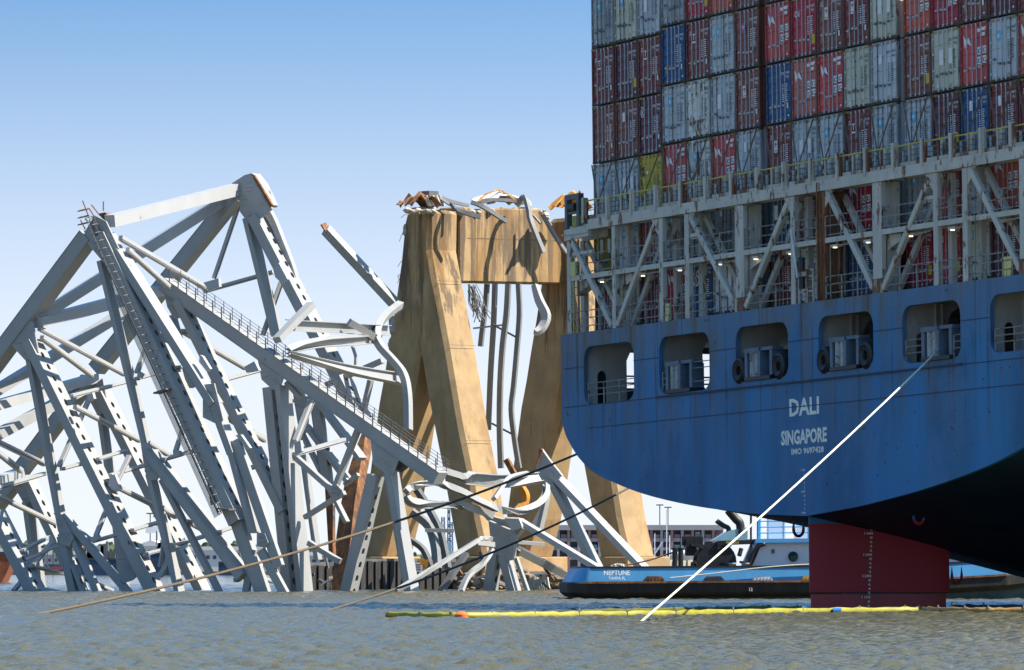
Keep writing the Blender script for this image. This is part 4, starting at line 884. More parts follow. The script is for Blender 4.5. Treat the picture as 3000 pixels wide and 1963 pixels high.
# ------------------------------------------------------------------ loose wreckage on and round the pier
IPROF = lambda h, f, t=.06: [(-h/2,-f/2),(-h/2,f/2),(-h/2+t,f/2),(-h/2+t,t/2),(h/2-t,t/2),(h/2-t,f/2),(h/2,f/2),(h/2,-f/2),(h/2-t,-f/2),(h/2-t,-t/2),(-h/2+t,-t/2),(-h/2+t,-f/2)]
CAMN = Vector((-.55, -.835, 0)).normalized()
def girder(name, pts, h, label, f=.55, mat=STEEL, Zs=None, sc=None, n=None, k=4, cat='girder', prof=None, group=None):
    pl = refine([(*p,) for p in pts], k) if len(pts) > 2 else pts
    w3 = [P(x, y, Z) for x, y, Z in pl]; hh = h*pts[0][2]/FPX
    s_ = None if sc is None else [np.interp(i/(len(pl)-1), np.linspace(0,1,len(sc)), sc) for i in range(len(pl))]
    m = MB().sweep(w3, (prof or IPROF)(hh, f), n or CAMN, s_)
    return obj(name, m, mat, None, label=label, cat=cat, group=group)
RECT = lambda h, f: [(-h/2,-f/2),(h/2,-f/2),(h/2,f/2),(-h/2,f/2)]
GR = 'loose girders of the wreck'
girder('fallen_girder', [(846,953,461),(1135,968,479)], 33, 'straight I girder with dark web lying level against the pier side', f=.7, group=GR)
girder('bent_girder', [(845,1024,460),(880,1014,462),(950,1002,466),(1041,997,471),(1118,990,477)], 27, 'pale girder bowed upward beneath the straight level girder', f=.5, sc=[.35,.9,1,1,1], group=GR)
girder('fallen_girder', [(846,1036,455),(1010,1080,464),(1184,1112,474)], 29, 'long pale plate girder slanting above the catwalk towards the pier', f=.5, sc=[.35,.9,1.25], k=6, group=GR)
girder('bent_girder', [(1172,892,490),(1130,925,482),(1107,958,477),(1103,990,475),(1118,1020,474),(1150,1055,473),(1182,1098,472),(1194,1160,471),(1196,1260,470)], 19, 'white S bent girder hooked round the dark side of the pier', f=.55, group=GR, prof=RECT)
lg = root('leaning_girder', P(1160,893,501), 'straight pale box girder jutting up from the pier into the sky', 'girder', GR)
member('box', P(954,672,499), P(1175,910,501), .95, .62, parent=lg); member('torn_end', P(946,655,499), P(962,680,499), .9, .12, parent=lg, mat=RUSTY)
girder('bent_strut', [(1023,943,470),(1060,965,472),(1098,988,474)], 9, 'thin bent strut lying over the straight level girder', prof=RECT, group=GR)
girder('bent_strut', [(1032,1014,486),(1042,1045,486),(1041,1072,486)], 7, 'short curled grey strip hanging below the bowed girder', prof=RECT, f=.2, group=GR)
girder('torn_chord', [(812,996,458),(860,945,460),(912,893,462)], 26, 'white torn chord stub with a flared end above the catwalk', f=.5, prof=RECT, group=GR)
girder('bent_girder', [(1280,1372,470),(1330,1392,472),(1385,1402,474),(1482,1410,476),(1582,1400,479)], 38, 'broad sagging white girder bridging between the catwalk end and the torn joint', f=.5, group=GR, sc=[.5,.9,1,1,.8])
girder('bent_girder', [(1189,1440,461),(1205,1428,462),(1245,1418,463),(1293,1419,464),(1347,1438,466),(1405,1468,468),(1462,1492,470),(1520,1498,473),(1570,1480,476),(1597,1452,478),(1600,1420,479)], 15, 'looping grey girder curled like a ribbon below the sagging girder', f=.5, group=GR)
girder('bent_girder', [(1189,1452,462),(1200,1468,462),(1231,1476,463),(1289,1479,465),(1347,1480,467),(1395,1492,469),(1440,1508,471)], 20, 'blue-grey lower limb of the curled ribbon girder', f=.6, group=GR)
girder('bent_strut', [(1447,1462,470),(1470,1428,472),(1486,1405,474),(1515,1394,476),(1545,1388,478)], 15, 'white forked strut propped against the sagging girder', prof=RECT, f=.3, group=GR)
girder('bent_plate', [(1526,1425,480),(1540,1450,480),(1536,1475,480),(1508,1503,479)], 17, 'bright orange curved rusty plate hanging under the sagging girder', mat=ORANGE, prof=RECT, f=.5, cat='steel plate', group=GR)
girder('bent_plate', [(1482,1345,484),(1492,1362,484),(1506,1388,484)], 16, 'rust brown torn scrap standing beside the hanging steel strip', mat=RUSTY, prof=RECT, f=.3, cat='steel plate', group=GR)
girder('bent_strut', [(1161,1731,452),(1270,1664,455),(1389,1590,460),(1410,1578,461),(1440,1578,462)], 12, 'long pale strut rising from the water with a kinked top end', prof=RECT, f=.3, group=GR, k=3)
girder('bent_strut', [(1292,1733,462),(1330,1675,463),(1366,1621,464)], 18, 'dark straight strut leaning out of the water under the kinked strut', prof=RECT, f=.35, mat=DARKST, group=GR)
girder('bent_plate', [(1350,1733,458),(1364,1700,459),(1382,1677,460),(1410,1655,461),(1428,1634,462),(1440,1612,463)], 19, 'wavy beige plate flowing down into the water', prof=RECT, f=.25, cat='steel plate', group=GR)
girder('fallen_girder', [(1518,1612,478),(1650,1680,486)], 19, 'stained girder lying on the rubble behind the tug stern', f=.6, group=GR)
girder('bent_strut', [(1516,1588,476),(1594,1594,478)], 10, 'short level pipe strut above the rubble', prof=RECT, f=.25, group=GR)
girder('fallen_girder', [(1395,1590,468),(1445,1596,470)], 14, 'short level girder stub meeting the kinked strut', f=.4, group=GR)
# joint cluster right of the catwalk
joint = root('torn_truss_joint', P(1480,1727,474), 'grey truss joint with splayed perforated legs standing in the water below the ribbon girder', 'bridge wreck')
JP = P(1470,1600,472)
gus(JP, [(1431,1525),(1498,1554),(1508,1579),(1501,1640),(1476,1644),(1440,1608)], parent=joint, t=.5, off=.5); gus(JP, [(1395,1490),(1440,1512),(1500,1530),(1530,1548),(1508,1575),(1431,1528)], parent=joint, t=.7, off=-.3)
pm('leg', JP, 1455,1605, 1436,1735, 26,16, True, joint); pm('leg', JP, 1478,1630, 1508,1735, 20,18, False, joint); pm('leg', JP, 1512,1635, 1547,1735, 10,6, False, joint)
pm('leg', JP, 1520,1525, 1770,1676, 14,16, False, joint, STEEL2, False); obj('torn_cover', MB().prism([on_plane(x, y, JP+NT*.7, NT) for x, y in ((1478,1518),(1520,1520),(1530,1545),(1500,1556))], -NT*.2+Vector((0,0,.1))), STEEL2, joint)
joint2 = root('torn_truss_joint', P(1700,1722,486), 'pale gusset joint with two long diagonals reaching down behind the tugboat stern', 'bridge wreck')
KP = P(1620,1400,484)
gus(KP, [(1586,1315),(1611,1350),(1646,1393),(1611,1418),(1596,1418),(1571,1385),(1571,1365)], parent=joint2, t=.3, off=.55, mat=STEEL2)
pm('diagonal', KP, 1618,1385, 1940,1722, 16,22, False, joint2, STEEL2); pm('diagonal', KP, 1622,1412, 1778,1722, 16,24, False, joint2)
obj('torn_leg', MB().sweep([P(x, y, 486) for x, y in refine([(1600,1405),(1602,1450),(1590,1510),(1578,1560)], 4)], RECT(.35,.7), NT), STEEL, joint2); 
obj('torn_leg', MB().prism([P(x, y, 487) for x, y in ((1606,1420),(1618,1432),(1605,1500),(1570,1560),(1552,1545),(1590,1470))], (0,.12,0)), STEEL, joint2)
obj('torn_edge', MB().prism([P(x, y, 483.5) for x, y in ((1571,1365),(1562,1340),(1572,1352),(1580,1312),(1590,1318),(1584,1335))], (.05,.3,0)), RUSTY, joint2)
for i, (pts, hw) in enumerate((([(1218,1430,492),(1250,1480,492),(1290,1560,491),(1312,1665,490)], 17), ([(1205,1500,490),(1255,1540,490),(1275,1600,489),(1280,1665,488)], 22), ([(1200,1580,488),(1240,1610,488),(1262,1660,488)], 14), ([(1330,1555,489),(1245,1553,489)], 11))):
    girder('buckled_beam', pts, hw, ['steep','curled','low','level'][i]+' dark buckled beam behind the catwalk leg, against the pier', mat=[DARKST,DGREY,DARKST,STEEL][i], prof=RECT, f=.5, group='buckled beams by the pier')
c_ = P(1240,1650,486.5); obj('orange_tarp', MB().prism([c_+Vector((-.5,0,.35)), c_+Vector((.45,0,.3)), c_+Vector((.35,0,-.25)), c_+Vector((.05,0,-.6)), c_+Vector((-.1,0,-.2))], (0,.05,0)), ORANGE, None, label='torn orange sheet hanging on the dark sheet piles', cat='sheet')
# crumpled rusted column beside the dark leg
girder('rusted_column', [(1082,1265,488),(1062,1330,486),(1038,1430,484),(1018,1570,482),(1003,1735,480)], 46, 'crumpled rust streaked steel column leaning between catwalk legs and the pier', mat=RUSTY, prof=RECT, f=1.0, sc=[.25,.7,1.05,1.15,1.1], cat='wreckage')
girder('rusted_column', [(1010,1150,490),(1014,1195,490)], 20, 'small orange rusted plate behind the catwalk rail', mat=ORANGE, prof=RECT, f=.2, cat='wreckage')
# hanging strips under the cap
for i, (pts, hw) in enumerate((([(1427,832,507),(1422,900,507),(1413,970,507),(1408,1015,507)], 15), ([(1450,832,505.5),(1446,950,505.5),(1438,1080,505.5),(1433,1200,505.5),(1431,1260,505.5)], 15), ([(1489,832,504),(1484,920,504),(1473,1010,504),(1466,1120,504),(1464,1250,504),(1468,1372,504)], 17), ([(1519,832,505),(1522,920,505),(1514,1030,505),(1505,1130,505),(1498,1200,505),(1508,1290,505),(1521,1372,505)], 15))):
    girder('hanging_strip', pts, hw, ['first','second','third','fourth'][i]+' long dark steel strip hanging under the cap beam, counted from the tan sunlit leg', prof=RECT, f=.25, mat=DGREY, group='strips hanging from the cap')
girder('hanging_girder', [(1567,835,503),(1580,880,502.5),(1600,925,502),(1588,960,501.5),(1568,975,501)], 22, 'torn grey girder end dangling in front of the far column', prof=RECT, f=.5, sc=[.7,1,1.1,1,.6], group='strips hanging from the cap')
m = MB()
for i in range(22):
    a_ = P(1370+rr.uniform(0,25), 832+rr.uniform(0,20), 503+rr.uniform(-1,1)); b_ = P(1400+rr.uniform(-15,40), 900+rr.uniform(0,50), 503+rr.uniform(-1.5,1.5)); m.tube([a_, a_.lerp(b_,.5)+Vector((rr.uniform(-.5,.5),0,rr.uniform(-.3,.3))), b_], .04, 4)
obj('tangled_bars', m, DARKST, None, label='tangled bundle of thin steel bars hanging below the cap beam corner', cat='wreckage', kind='stuff')
for i, (x1, y1, x2, y2) in enumerate(((1386,962,1475,952),(1442,950,1516,990),(1440,1240,1512,1278))): girder('cross_strip', [(x1,y1,505),(x2,y2,505)], 5, ['short','sloping','low sloping'][i]+' thin strip tying the hanging steel strips together', prof=RECT, f=.1, group='strips hanging from the cap', mat=DARKST)
# wreck on top of the cap: beams hanging over the sunlit faces and crumpled decking
OUT = 3.1
def capbeam(pts, h, label, mat=STEEL, f=.5, sc=None, out=OUT):
    w3 = [on_plane(x, y, PP+PN*(o), PN) for x, y, o in (refine(pts, 4) if len(pts) > 2 else pts)]
    s_ = None if sc is None else [np.interp(i/(len(w3)-1), np.linspace(0,1,len(sc)), sc) for i in range(len(w3))]
    obj('draped_beam', MB().sweep(w3, RECT(h*.8*500/FPX, f*.6), PN, s_), mat, None, label=label, cat='girder', group='beams draped over the cap')
capbeam([(1380,592,0.3),(1415,606,1.0),(1484,650,2.4)], 15, 'dark beam sloping over the front of the cap beside the tan column', DARKST, .4)
capbeam([(1322,598,0.6),(1345,618,1.6),(1408,636,2.8)], 15, 'dark beam slanting over the tan column top', DARKST, .45)
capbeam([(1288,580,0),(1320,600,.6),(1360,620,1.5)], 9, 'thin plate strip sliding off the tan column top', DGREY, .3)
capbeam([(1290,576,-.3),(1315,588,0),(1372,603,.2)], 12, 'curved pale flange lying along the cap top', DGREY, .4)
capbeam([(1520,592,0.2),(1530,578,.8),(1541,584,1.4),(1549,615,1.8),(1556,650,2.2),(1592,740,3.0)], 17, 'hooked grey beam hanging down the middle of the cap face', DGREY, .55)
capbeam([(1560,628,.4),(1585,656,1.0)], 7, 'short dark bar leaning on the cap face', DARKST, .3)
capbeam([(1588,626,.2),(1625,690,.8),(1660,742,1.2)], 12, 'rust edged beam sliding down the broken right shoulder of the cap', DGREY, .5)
def crumple(name, cx, cy, o, w_, h_, mat, label, seed, amp=.5, cat='wreckage'):
    q = random.Random(seed); c_ = on_plane(cx, cy, PP+PN*o, PN); rows_ = []
    for i in range(9):
        r_ = []
        for j in range(9):
            x = (i/8-.5)*w_; y = (j/8-.5)*2.2
            r_.append(c_+PT*x+PN*y+Vector((0,0,h_*(1-(abs(i-4)/4)**1.5)*(.6+.4*q.random())+q.uniform(-amp,amp)*.5)))
        rows_.append(r_)
    m = MB().grid(rows_); o_ = obj(name, m, mat, None, label=label, cat=cat); s_ = o_.modifiers.new('s', 'SOLIDIFY'); s_.thickness = .06; return o_
DECKT = M('torn pale decking', (.62,.60,.55), .6, .2, 1, rust=.3)
crumple('crumpled_decking', 1228, 602, -.6, 3.2, .9, RUSTY, 'rusty crumpled decking heaped on the corner of the near column', 3, .6)
crumple('crumpled_decking', 1470, 598, -2.2, 5.0, 1.0, DECKT, 'white torn decking arched on the middle of the cap', 8, .7)
crumple('crumpled_decking', 1672, 612, 2.2, 3.2, 1.5, ORANGE, 'orange rusty decking on the far column beside the ship end frame', 12, .5)
capbeam([(1400,596,-.8),(1440,585,-1),(1510,590,-1.2)], 12, 'dark plate edge under the white torn decking', DARKST, 1.2); capbeam([(1395,598,-.9),(1420,572,-1),(1450,560,-1.2),(1475,562,-1.2),(1512,588,-1.0)], 5, 'orange arched edge strip of the torn decking', ORANGE, .2)
bx = root('broken_bearing', on_plane(1262,600,PP+PN*.3,PN), 'small grey bearing box with ribs on the corner of the near column', 'bearing')
c_ = on_plane(1258,590,PP-PN*.6,PN); obj('box', MB().prism([c_+PT*x+PN*y for x, y in ((-.5,-.5),(.6,-.5),(.6,.5),(-.5,.5))], (0,0,.85)), DARKST, bx)
for i in range(5): q = on_plane(1262+10*i, 604, PP+PN*.1, PN); obj('rib', MB().prism([q, q+PT*.12, q+PT*.12-PT*.5+Vector((0,0,.9)), q-PT*.5+Vector((0,0,.9))], PN*-.4), DECKT, bx)
# rubble and wreck at the waterline
rub = MB()
for i in range(150):
    x = rr.uniform(905, 1015) if i < 60 else rr.uniform(1340, 1640); Zd = rr.uniform(486, 494) if i < 60 else rr.uniform(488, 497)
    hmax = 2.4 if i < 60 else 1.7
    l = lump(on_z(x, Zd, rr.uniform(-.4, hmax*rr.random()+.2)), rr.uniform(.22,.6), 300+i, (1.4,1.2,.7)); rub.add(l.v, l.f)
obj('rubble_heap', rub, M('shade-darkened rubble', (.17,.135,.10), .9, .5, 1.2, 1, rust=.3, bump=.6), None, label='broken concrete rubble and debris piled at the foot of the pier', cat='rubble', kind='stuff')  # rubble colour darkened to hold the deep shadow at the pier base
for i in range(24):
    x = rr.choice((rr.uniform(900,1010), rr.uniform(1340,1640))); a_ = on_z(x, rr.uniform(482,488), rr.uniform(.0,1.8)); b_ = a_+Vector((rr.uniform(-1.6,1.6), rr.uniform(-.8,.8), rr.uniform(-.6,1.4)))
    obj('scrap_bar', MB().beam(a_, b_, rr.uniform(.08,.3), rr.uniform(.05,.25), NT), rr.choice((DARKST,RUSTY,STEEL,DARKST)), None, label='broken steel scrap sticking out of the rubble at the pier foot', cat='scrap', group='scrap in the rubble')
for i in range(9):
    a_ = on_z(1555+i*7, 484, -.3); obj('timber_stub', MB().beam(a_, a_+Vector((-.25,0,1.0+.2*(i % 3))), .17, .17, NT), M('bleached timber', (.55,.5,.4), .8, .2, 2), None, label='bleached broken fender timber standing in a row at the waterline', cat='timber', group='broken fender timbers')
# ------------------------------------------------------------------ tugboat (local: x towards bow, y away, z up)
TUGB = M('tug blue', (.085,.32,.60), .4, .10, .7, .6, stain=.08, staincol=(.06,.2,.36)); TUGK = M('tug fender black', (.022,.021,.020), .75, .4, 2, .15, rust=.2, rscale=1.5, rzs=.1, rustcol=(.10,.06,.035)); TUGW = M('tug white', (.80,.79,.82), .45, .04, .6); TUGG = M('tug boot teal', (.05,.10,.10), .7, .3, 1.5)
tugM = Matrix.Translation(on_z(1672, 354, 0)) @ Matrix.Rotation(R(3), 4, 'Z'); TDX = 0.0
tug = root('tugboat', None, 'bright blue tugboat with black rubber fender and white deckhouse behind the rudder', 'tugboat', mat=tugM)
def tob(name, mb, mat, parent=None, **k):
    mb.v = [v+Vector((TDX,0,0)) for v in mb.v]; return obj(name, mb, mat, parent or tug, **k)
TL, BW = 36.0, 10.5
def plan(off=0, n=10):
    pts = []
    for i in range(n+1):                              # rounded stern corners
        a = R(180+90*i/n); pts.append((1.1+(1.1+off)*math.cos(a), 1.6-off*.0+(1.6+off)*math.sin(a)))
    pts += [(20, -off), (26, .4-off), (31, 2.0-off*.8), (34.5, 4.0-off*.5), (TL+off, BW/2)]
    mir = [(x, BW-y) for x, y in pts[::-1][1:]]
    return pts+mir
def sheer(x): return .0 if x < 14 else (x-14)**2*.0032
def hullring(off, z): return [(x, y, z+sheer(x)) for x, y in plan(off)]
def loft(rings, cap=True):
    m = MB(); n = len(rings[0]); m.add([p for r in rings for p in r], [(i*n+j, i*n+(j+1) % n, (i+1)*n+(j+1) % n, (i+1)*n+j) for i in range(len(rings)-1) for j in range(n)])
    if cap: m.f += [tuple(range(n))[::-1], tuple(range((len(rings)-1)*n, len(rings)*n))]
    return m
tob('hull_bottom', loft([hullring(-.5,-1.2), hullring(-.35,.12)]), TUGG); tob('fender', loft([hullring(-.2,.121), hullring(.12,.4), hullring(.16,.95), hullring(.05,1.02)]), TUGK)
bw = loft([hullring(-.02,1.021), [(x+(.45 if x < 1.2 else 0)*(1-x/1.2), y, z) for x, y, z in hullring(-.12,1.88)]], False); tob('bulwark', bw, TUGB)
tob('bulwark_inner', loft([hullring(-.22,1.03), [(x+(.45 if x < 1.2 else 0)*(1-x/1.2), y, z) for x, y, z in hullring(-.26,1.87)]], False), DARKST)
cap_ = [Vector((x+(.45 if x < 2.5 else 0)*(1-x/2.5), y, z+.02)) for x, y, z in hullring(-.16,1.88)]; tob('bulwark_cap', MB().sweep(cap_+[cap_[0]], [(-.09,-.05),(.09,-.05),(.09,.05),(-.09,.05)], (0,0,1)), BLACKM)
tob('deck', loft([hullring(-.3,.9), hullring(-.3,1.0)]), DARKST)
mm = MB(); tob('fender_top_strip', MB().sweep([Vector((x, y, z)) for x, y, z in hullring(.18,1.0)][9:13], [(-.04,-.06),(.04,-.06),(.04,.06),(-.04,.06)], (0,0,1)), RUSTY)
for s, x, z, h, wd in (('NEPTUNE',2.75,1.44,.30,1.55),('TAMPA FL',2.75,1.17,.18,1.0)):
    t = text_mesh(s, h, wd, .02); t.v = [Vector((v.x+x, .02+.10*(v.z+z-1.02)/.86-.004, v.z+z)) for v in t.v]; tob('lettering', t, M('tug lettering', (.82,.82,.8), .5))
t = text_mesh('12', .2, .2, .01); t.v = [Vector((v.x+10.7, -.19, v.z+.5)) for v in t.v]; tob('draught_mark', t, WHITEP)
for s, z in (('12',.72),('10',.25)):
    t = text_mesh(s, .24, .26, .01); t.v = [Vector((v.x+31.2, 2.0-.2, v.z+z)) for v in t.v]; tob('draught_mark', t, WHITEP)
for x, mat in ((4.96,RUSTY),(8.5,DARKST),(11.4,TUGW),(14.3,M('tug orange', (.65,.33,.02), .5, .1, 1))):            # freeing ports with bars
    pts = [(x-.62,-.03,1.06),(x+.62,-.03,1.06),(x+.6,-.03,1.2),(x+.42,-.03,1.38),(x-.42,-.03,1.38),(x-.6,-.03,1.2)]
    fp = tob('freeing_port', MB().prism([(a, b_, c_+sheer(a)) for a, b_, c_ in pts], (0,.02,0)), mat)
    for i in range(6): tob('port_bar', MB().box(x-.5+i*.2-.012, x-.5+i*.2+.012, -.055, -.032, 1.07+sheer(x), 1.3+sheer(x)), DARKST if mat is not TUGW else TUGB, fp)
for x, z in ((15.2,1.5),(16.0,1.35),(17.2,1.6)): tob('fender_bracket', MB().box(x-.12, x+.12, -.10, .0, z-.1+sheer(x), z+.1+sheer(x)), TUGB)
for q in (15.5,15.9,17.0): tob('vent_boss', MB().cyl((q,-.02,1.62+sheer(q)),(0,-1,0),.07,.05,10), M('marking yellow', (.62,.42,.03)))
# deckhouse
TDX = -1.5
dh = MB().prism([(12.1,1.6,1.3),(32,2.6,1.6),(32,2.6,3.55),(13.0,1.6,3.35)], (0,7.2,0)); tob('deckhouse', dh, TUGW)
tob('deckhouse_trim', MB().prism([(11.9,1.55,1.3),(12.15,1.55,1.3),(13.0,1.55,3.3),(12.8,1.55,3.3)], (0,.06,0)), BLACKM); tob('deckhouse_trim', MB().prism([(11.55,1.5,1.3),(11.8,1.5,1.3),(12.5,1.5,3.1),(12.3,1.5,3.1)], (0,.06,0)), DARKST)
tob('deck_edge', MB().prism([(12.6,1.3,3.36),(32,2.3,3.56),(32,2.3,3.80),(12.6,1.3,3.60)], (0,7.8,0)), TUGB)
tob('waist_stripe', MB().beam((12.5,1.58,1.75),(30,2.48,2.1),.07,.03,(0,1,0)), TUGB)
pw = tob('porthole', MB().cyl((14.9,1.68,2.55),(0,-1,0),.30,.06,18), BLACKM); tob('porthole_glass', MB().cyl((14.9,1.65,2.55),(0,-1,0),.22,.06,18), M('dark green glass', (.02,.05,.04), .1), pw)
tob('wall_lamp', MB().box(13.6,13.78,1.55,1.7,2.75,2.98), DARKST)
tob('upper_house', MB().box(17.5,30,4.2,8.2,3.8,6.2), TUGB); tob('upper_locker', MB().box(13.6,14.6,3.4,4.6,3.62,4.9), TUGW); tob('upper_locker', MB().box(15.3,16.9,3.8,5,3.64,4.6), TUGW)
tob('satellite_dome', MB().cyl((16.1,2.9,4.5),(0,0,1),.42,.28,14,.46).cyl((16.1,2.9,4.78),(0,0,1),.46,.2,14,.2), FLW, smooth=True); tob('dome_stand', MB().cyl((16.1,2.9,3.64),(0,0,1),.12,.9,8), DARKST)
for i in range(6): tob('hose_coil', MB().sweep([(17.2+.2*i, 3.2, 4.4+.5*math.cos(2*math.pi*k/10)) if False else (17.2+.16*i+.3*math.cos(2*math.pi*k/10), 3.2, 4.3+.5*math.sin(2*math.pi*k/10)) for k in range(11)], [(-.03,-.03),(.03,-.03),(.03,.03),(-.03,.03)], (0,1,0)), BLACKM)
for h in (.35,.7,1.05):
    tob('rail', MB().tube([(12.8,1.45,3.6+h),(31,2.4,3.8+h)], .04, 6), TUGB)
for i in range(13): x = 12.8+i*1.5; tob('rail_post', MB().tube([(x,1.45+.052*(x-12.8),3.6+.011*(x-12.8)),(x,1.45+.052*(x-12.8),4.66+.011*(x-12.8))], .045, 6), TUGB)
tob('crane_post', MB().tube([(12.9,2.2,3.5),(12.9,2.2,6.8)], .14, 8), TUGB)
# winch, stacks and mast on the after deck
wn = tob('tow_winch', MB().box(8.9,12.0,2.2,6,1.0,1.9), BLACKM)
tob('winch_drum', MB().cyl((10.4,2.2,2.25),(0,1,0),.95,3.6,22), M('winch rope', (.10,.07,.045), .9, .3, 4), wn); 
for y in (2.1, 5.8): tob('winch_flange', MB().cyl((10.4,y,2.25),(0,1,0),1.15,.16,24), BLACKM, wn)
tob('winch_brake', MB().prism([(8.7,1.9,1.2),(11.6,1.9,1.2),(11.2,1.9,2.0),(9.6,1.9,2.6),(8.8,1.9,2.2)], (0,.14,0)), BLACKM, wn); tob('winch_motor', MB().box(8.55,9.2,2.4,3.4,2.6,3.6).box(8.35,9.6,2.8,3.2,3.2,3.75), BLACKM, wn)
for x in (7.85,8.2): tob('tow_bitt', MB().cyl((x,2.0,1.0),(0,0,1),.16,2.0,12).cyl((x,2.0,3.0),(0,0,1),.2,.08,12), BLACKM)
for x in (11.2,12.0): tob('capstan', MB().cyl((x,1.4,1.0),(0,0,1),.22,1.1,14,.17).cyl((x,1.4,2.1),(0,0,1),.26,.08,14), FLW, smooth=True)
for i in range(14): a_ = Vector((rr.uniform(8.6,12.2), rr.uniform(1.8,3), rr.uniform(1.8,3.4))); tob('winch_gear', MB().beam(a_, a_+Vector((rr.uniform(-.6,.6),rr.uniform(-.2,.2),rr.uniform(-.4,.5))), rr.uniform(.06,.25), rr.uniform(.06,.2)), BLACKM, wn)
tob('spotlight_boom', MB().beam((10.4,2.2,3.35),(12.6,2.2,3.42),.26,.4,(0,1,0)), BLACKM); t = text_mesh('MEAGAN', .15, .75, .03); t.v = [Vector((v.x+11.3, 1.98, v.z+3.31)) for v in t.v]; tob('lettering', t, M('marking yellow', (.62,.42,.03)))
tob('funnel_casing', MB().prism([(10.2,3,3.5),(12.3,3,3.5),(12.3,3,4.3),(11.2,3,4.1)], (0,2,0)), M('tug pale teal', (.30,.52,.58), .4))
for x, r_, h in ((11.5,.26,.95),(10.8,.15,.45)):
    pts = [(x+.4,3.2,3.9),(x+.35,3.2,4.0+h*.55),(x+.1,3.2,4.0+h*.85),(x-.35,3.2,4.1+h*1.3)]; tob('exhaust_stack', MB().tube(refine(pts,4), r_, 12), BLACKM, smooth='all')
    tob('exhaust_mouth', MB().cyl((x-.35,3.2,4.1+h*1.3),(-.66,0,.75),r_*.86,.02,12), BLACKM)
ms = tob('mast', MB().tube([(12.45,2.5,3.0),(12.45,2.5,6.35)], .07, 6), BLACKM)
for x in (12.1,12.9): tob('floodlight', MB().box(x-.16,x+.16,2.35,2.6,5.2,5.75), BLACKM, ms)
tob('tow_hose', MB().tube(refine([(11.9,1.6,1.2),(12.3,1.5,2.3),(12.7,1.45,3.1),(13.2,1.4,3.3)],3), .12, 8), BLACKM, smooth='all')
for a_, b_ in (((18.95,1.5,4.3),(18.8,1.3,2.0)),((18.95,1.5,4.3),(19.15,1.3,2.1)),((18.95,1.5,4.3),(19.0,1.4,5.5))): tob('hanging_line', MB().tube([a_, b_], .03, 5), M('pale rope', (.62,.56,.45), .9))
tob('tow_wire', MB().tube(refine([(4.5,2.0,1.95),(6.2,2.0,2.3),(7.6,2.0,2.75),(8.4,2.0,3.0)],3), .05, 5), RUSTY)
tob('side_rope', MB().tube([Vector((x, -.10, z)) for x, z in refine([(7.4,1.28),(10,1.55),(13.5,1.95),(17,2.15),(20,2.25)],3)], .035, 5), M('pale rope', (.62,.56,.45), .9))
tob('rope_heap', MB().tube([Vector((4.5+.9*math.sin(i*1.7)*(1-i/80), 2.3+.6*math.cos(i*1.3), 1.75+.006*i)) for i in range(60)], .05, 5), M('pale rope', (.62,.56,.45), .9))

TDX = 0.0
# ------------------------------------------------------------------ floating boom, buoy, ropes
BOOM = M('yellow boom fabric', (.31,.285,.03), .5, .25, 1.2, 1); BOOMB = M('orange brown boom fabric', (.33,.19,.05), .5, .2, 1.5)
def boom(pts, mat, label, r=.19):
    path = refine(pts, 8); m = MB()
    rings = []
    for i, (x, Zd) in enumerate(path):
        c_ = on_z(x, Zd, .08); q = .85+.18*abs(math.sin(i*.39))+.12*math.sin(i*1.9)+.08*math.sin(i*3.7)
        rings.append([c_+Vector((0, r*q*math.cos(2*math.pi*k/10), max(-.25, r*q*math.sin(2*math.pi*k/10)*(.85 if k < 5 else .6)))) for k in range(10)])
    n = 10; m.add([p for r_ in rings for p in r_], [(i*n+j, i*n+(j+1) % n, (i+1)*n+(j+1) % n, (i+1)*n+j) for i in range(len(rings)-1) for j in range(n)]+[tuple(range(n))[::-1], tuple(range((len(rings)-1)*n, len(rings)*n))])
    o = obj('containment_boom', m, mat, None, smooth='all', label=label, cat='boom', group='floating booms round the stern')
    for i in range(0, len(path), 7):
        c_ = on_z(*path[i], .12); obj('boom_clip', MB().cyl(c_-Vector((.05,0,0)), (1,0,0), r*1.06, .05, 10), DARKST, o)
    return o
boom([(1132,232),(1250,230.5),(1354,230),(1500,231.5),(1640,234),(1800,237),(1960,240),(2150,246),(2380,253),(2560,257),(2690,259)], BOOM, 'bright yellow floating boom stretching from the water to the rudder')
boom([(2695,260),(2760,258),(2850,256.5),(2930,256),(3060,255.5)], BOOMB, 'orange brown floating boom carrying on starboard of the rudder')
boom([(1700,246),(1900,256),(2100,264),(2300,268),(2350,269)], M('olive boom fabric', (.12,.12,.02), .5, .2, 1), 'olive back run of the boom behind the bright yellow one', .16)
boom([(2790,268),(2900,268),(3060,266)], M('dark boom fabric', (.03,.015,.01), .6, .2, 1), 'dark soaked boom run behind the orange brown one', .24)
o = obj('orange_buoy', MB().cyl(on_z(1352,228.6,-.1),(0,0,1),.12,.12,14,.26).cyl(on_z(1352,228.6,.02),(0,0,1),.26,.14,14,.26).cyl(on_z(1352,228.6,.16),(0,0,1),.26,.12,14,.10), M('buoy orange', (.75,.16,.03), .5, .1, 2), None, smooth=True, label='round orange buoy floating beside the yellow boom', cat='buoy')
obj('blue_float', MB().cyl(on_z(2440,254.2,.08),(1,0,0),.15,.35,12), M('float blue', (.03,.16,.42), .5), None, label='small blue float tied to the yellow boom under the rudder', cat='float')
ROPEW = M('white mooring rope', (.80,.74,.62), .85, .08, 3); ROPED = M('dark hawser', (.10,.085,.07), .9, .25, 4); ROPEY = M('tan hawser', (.13,.095,.055), .9, .2, 4)
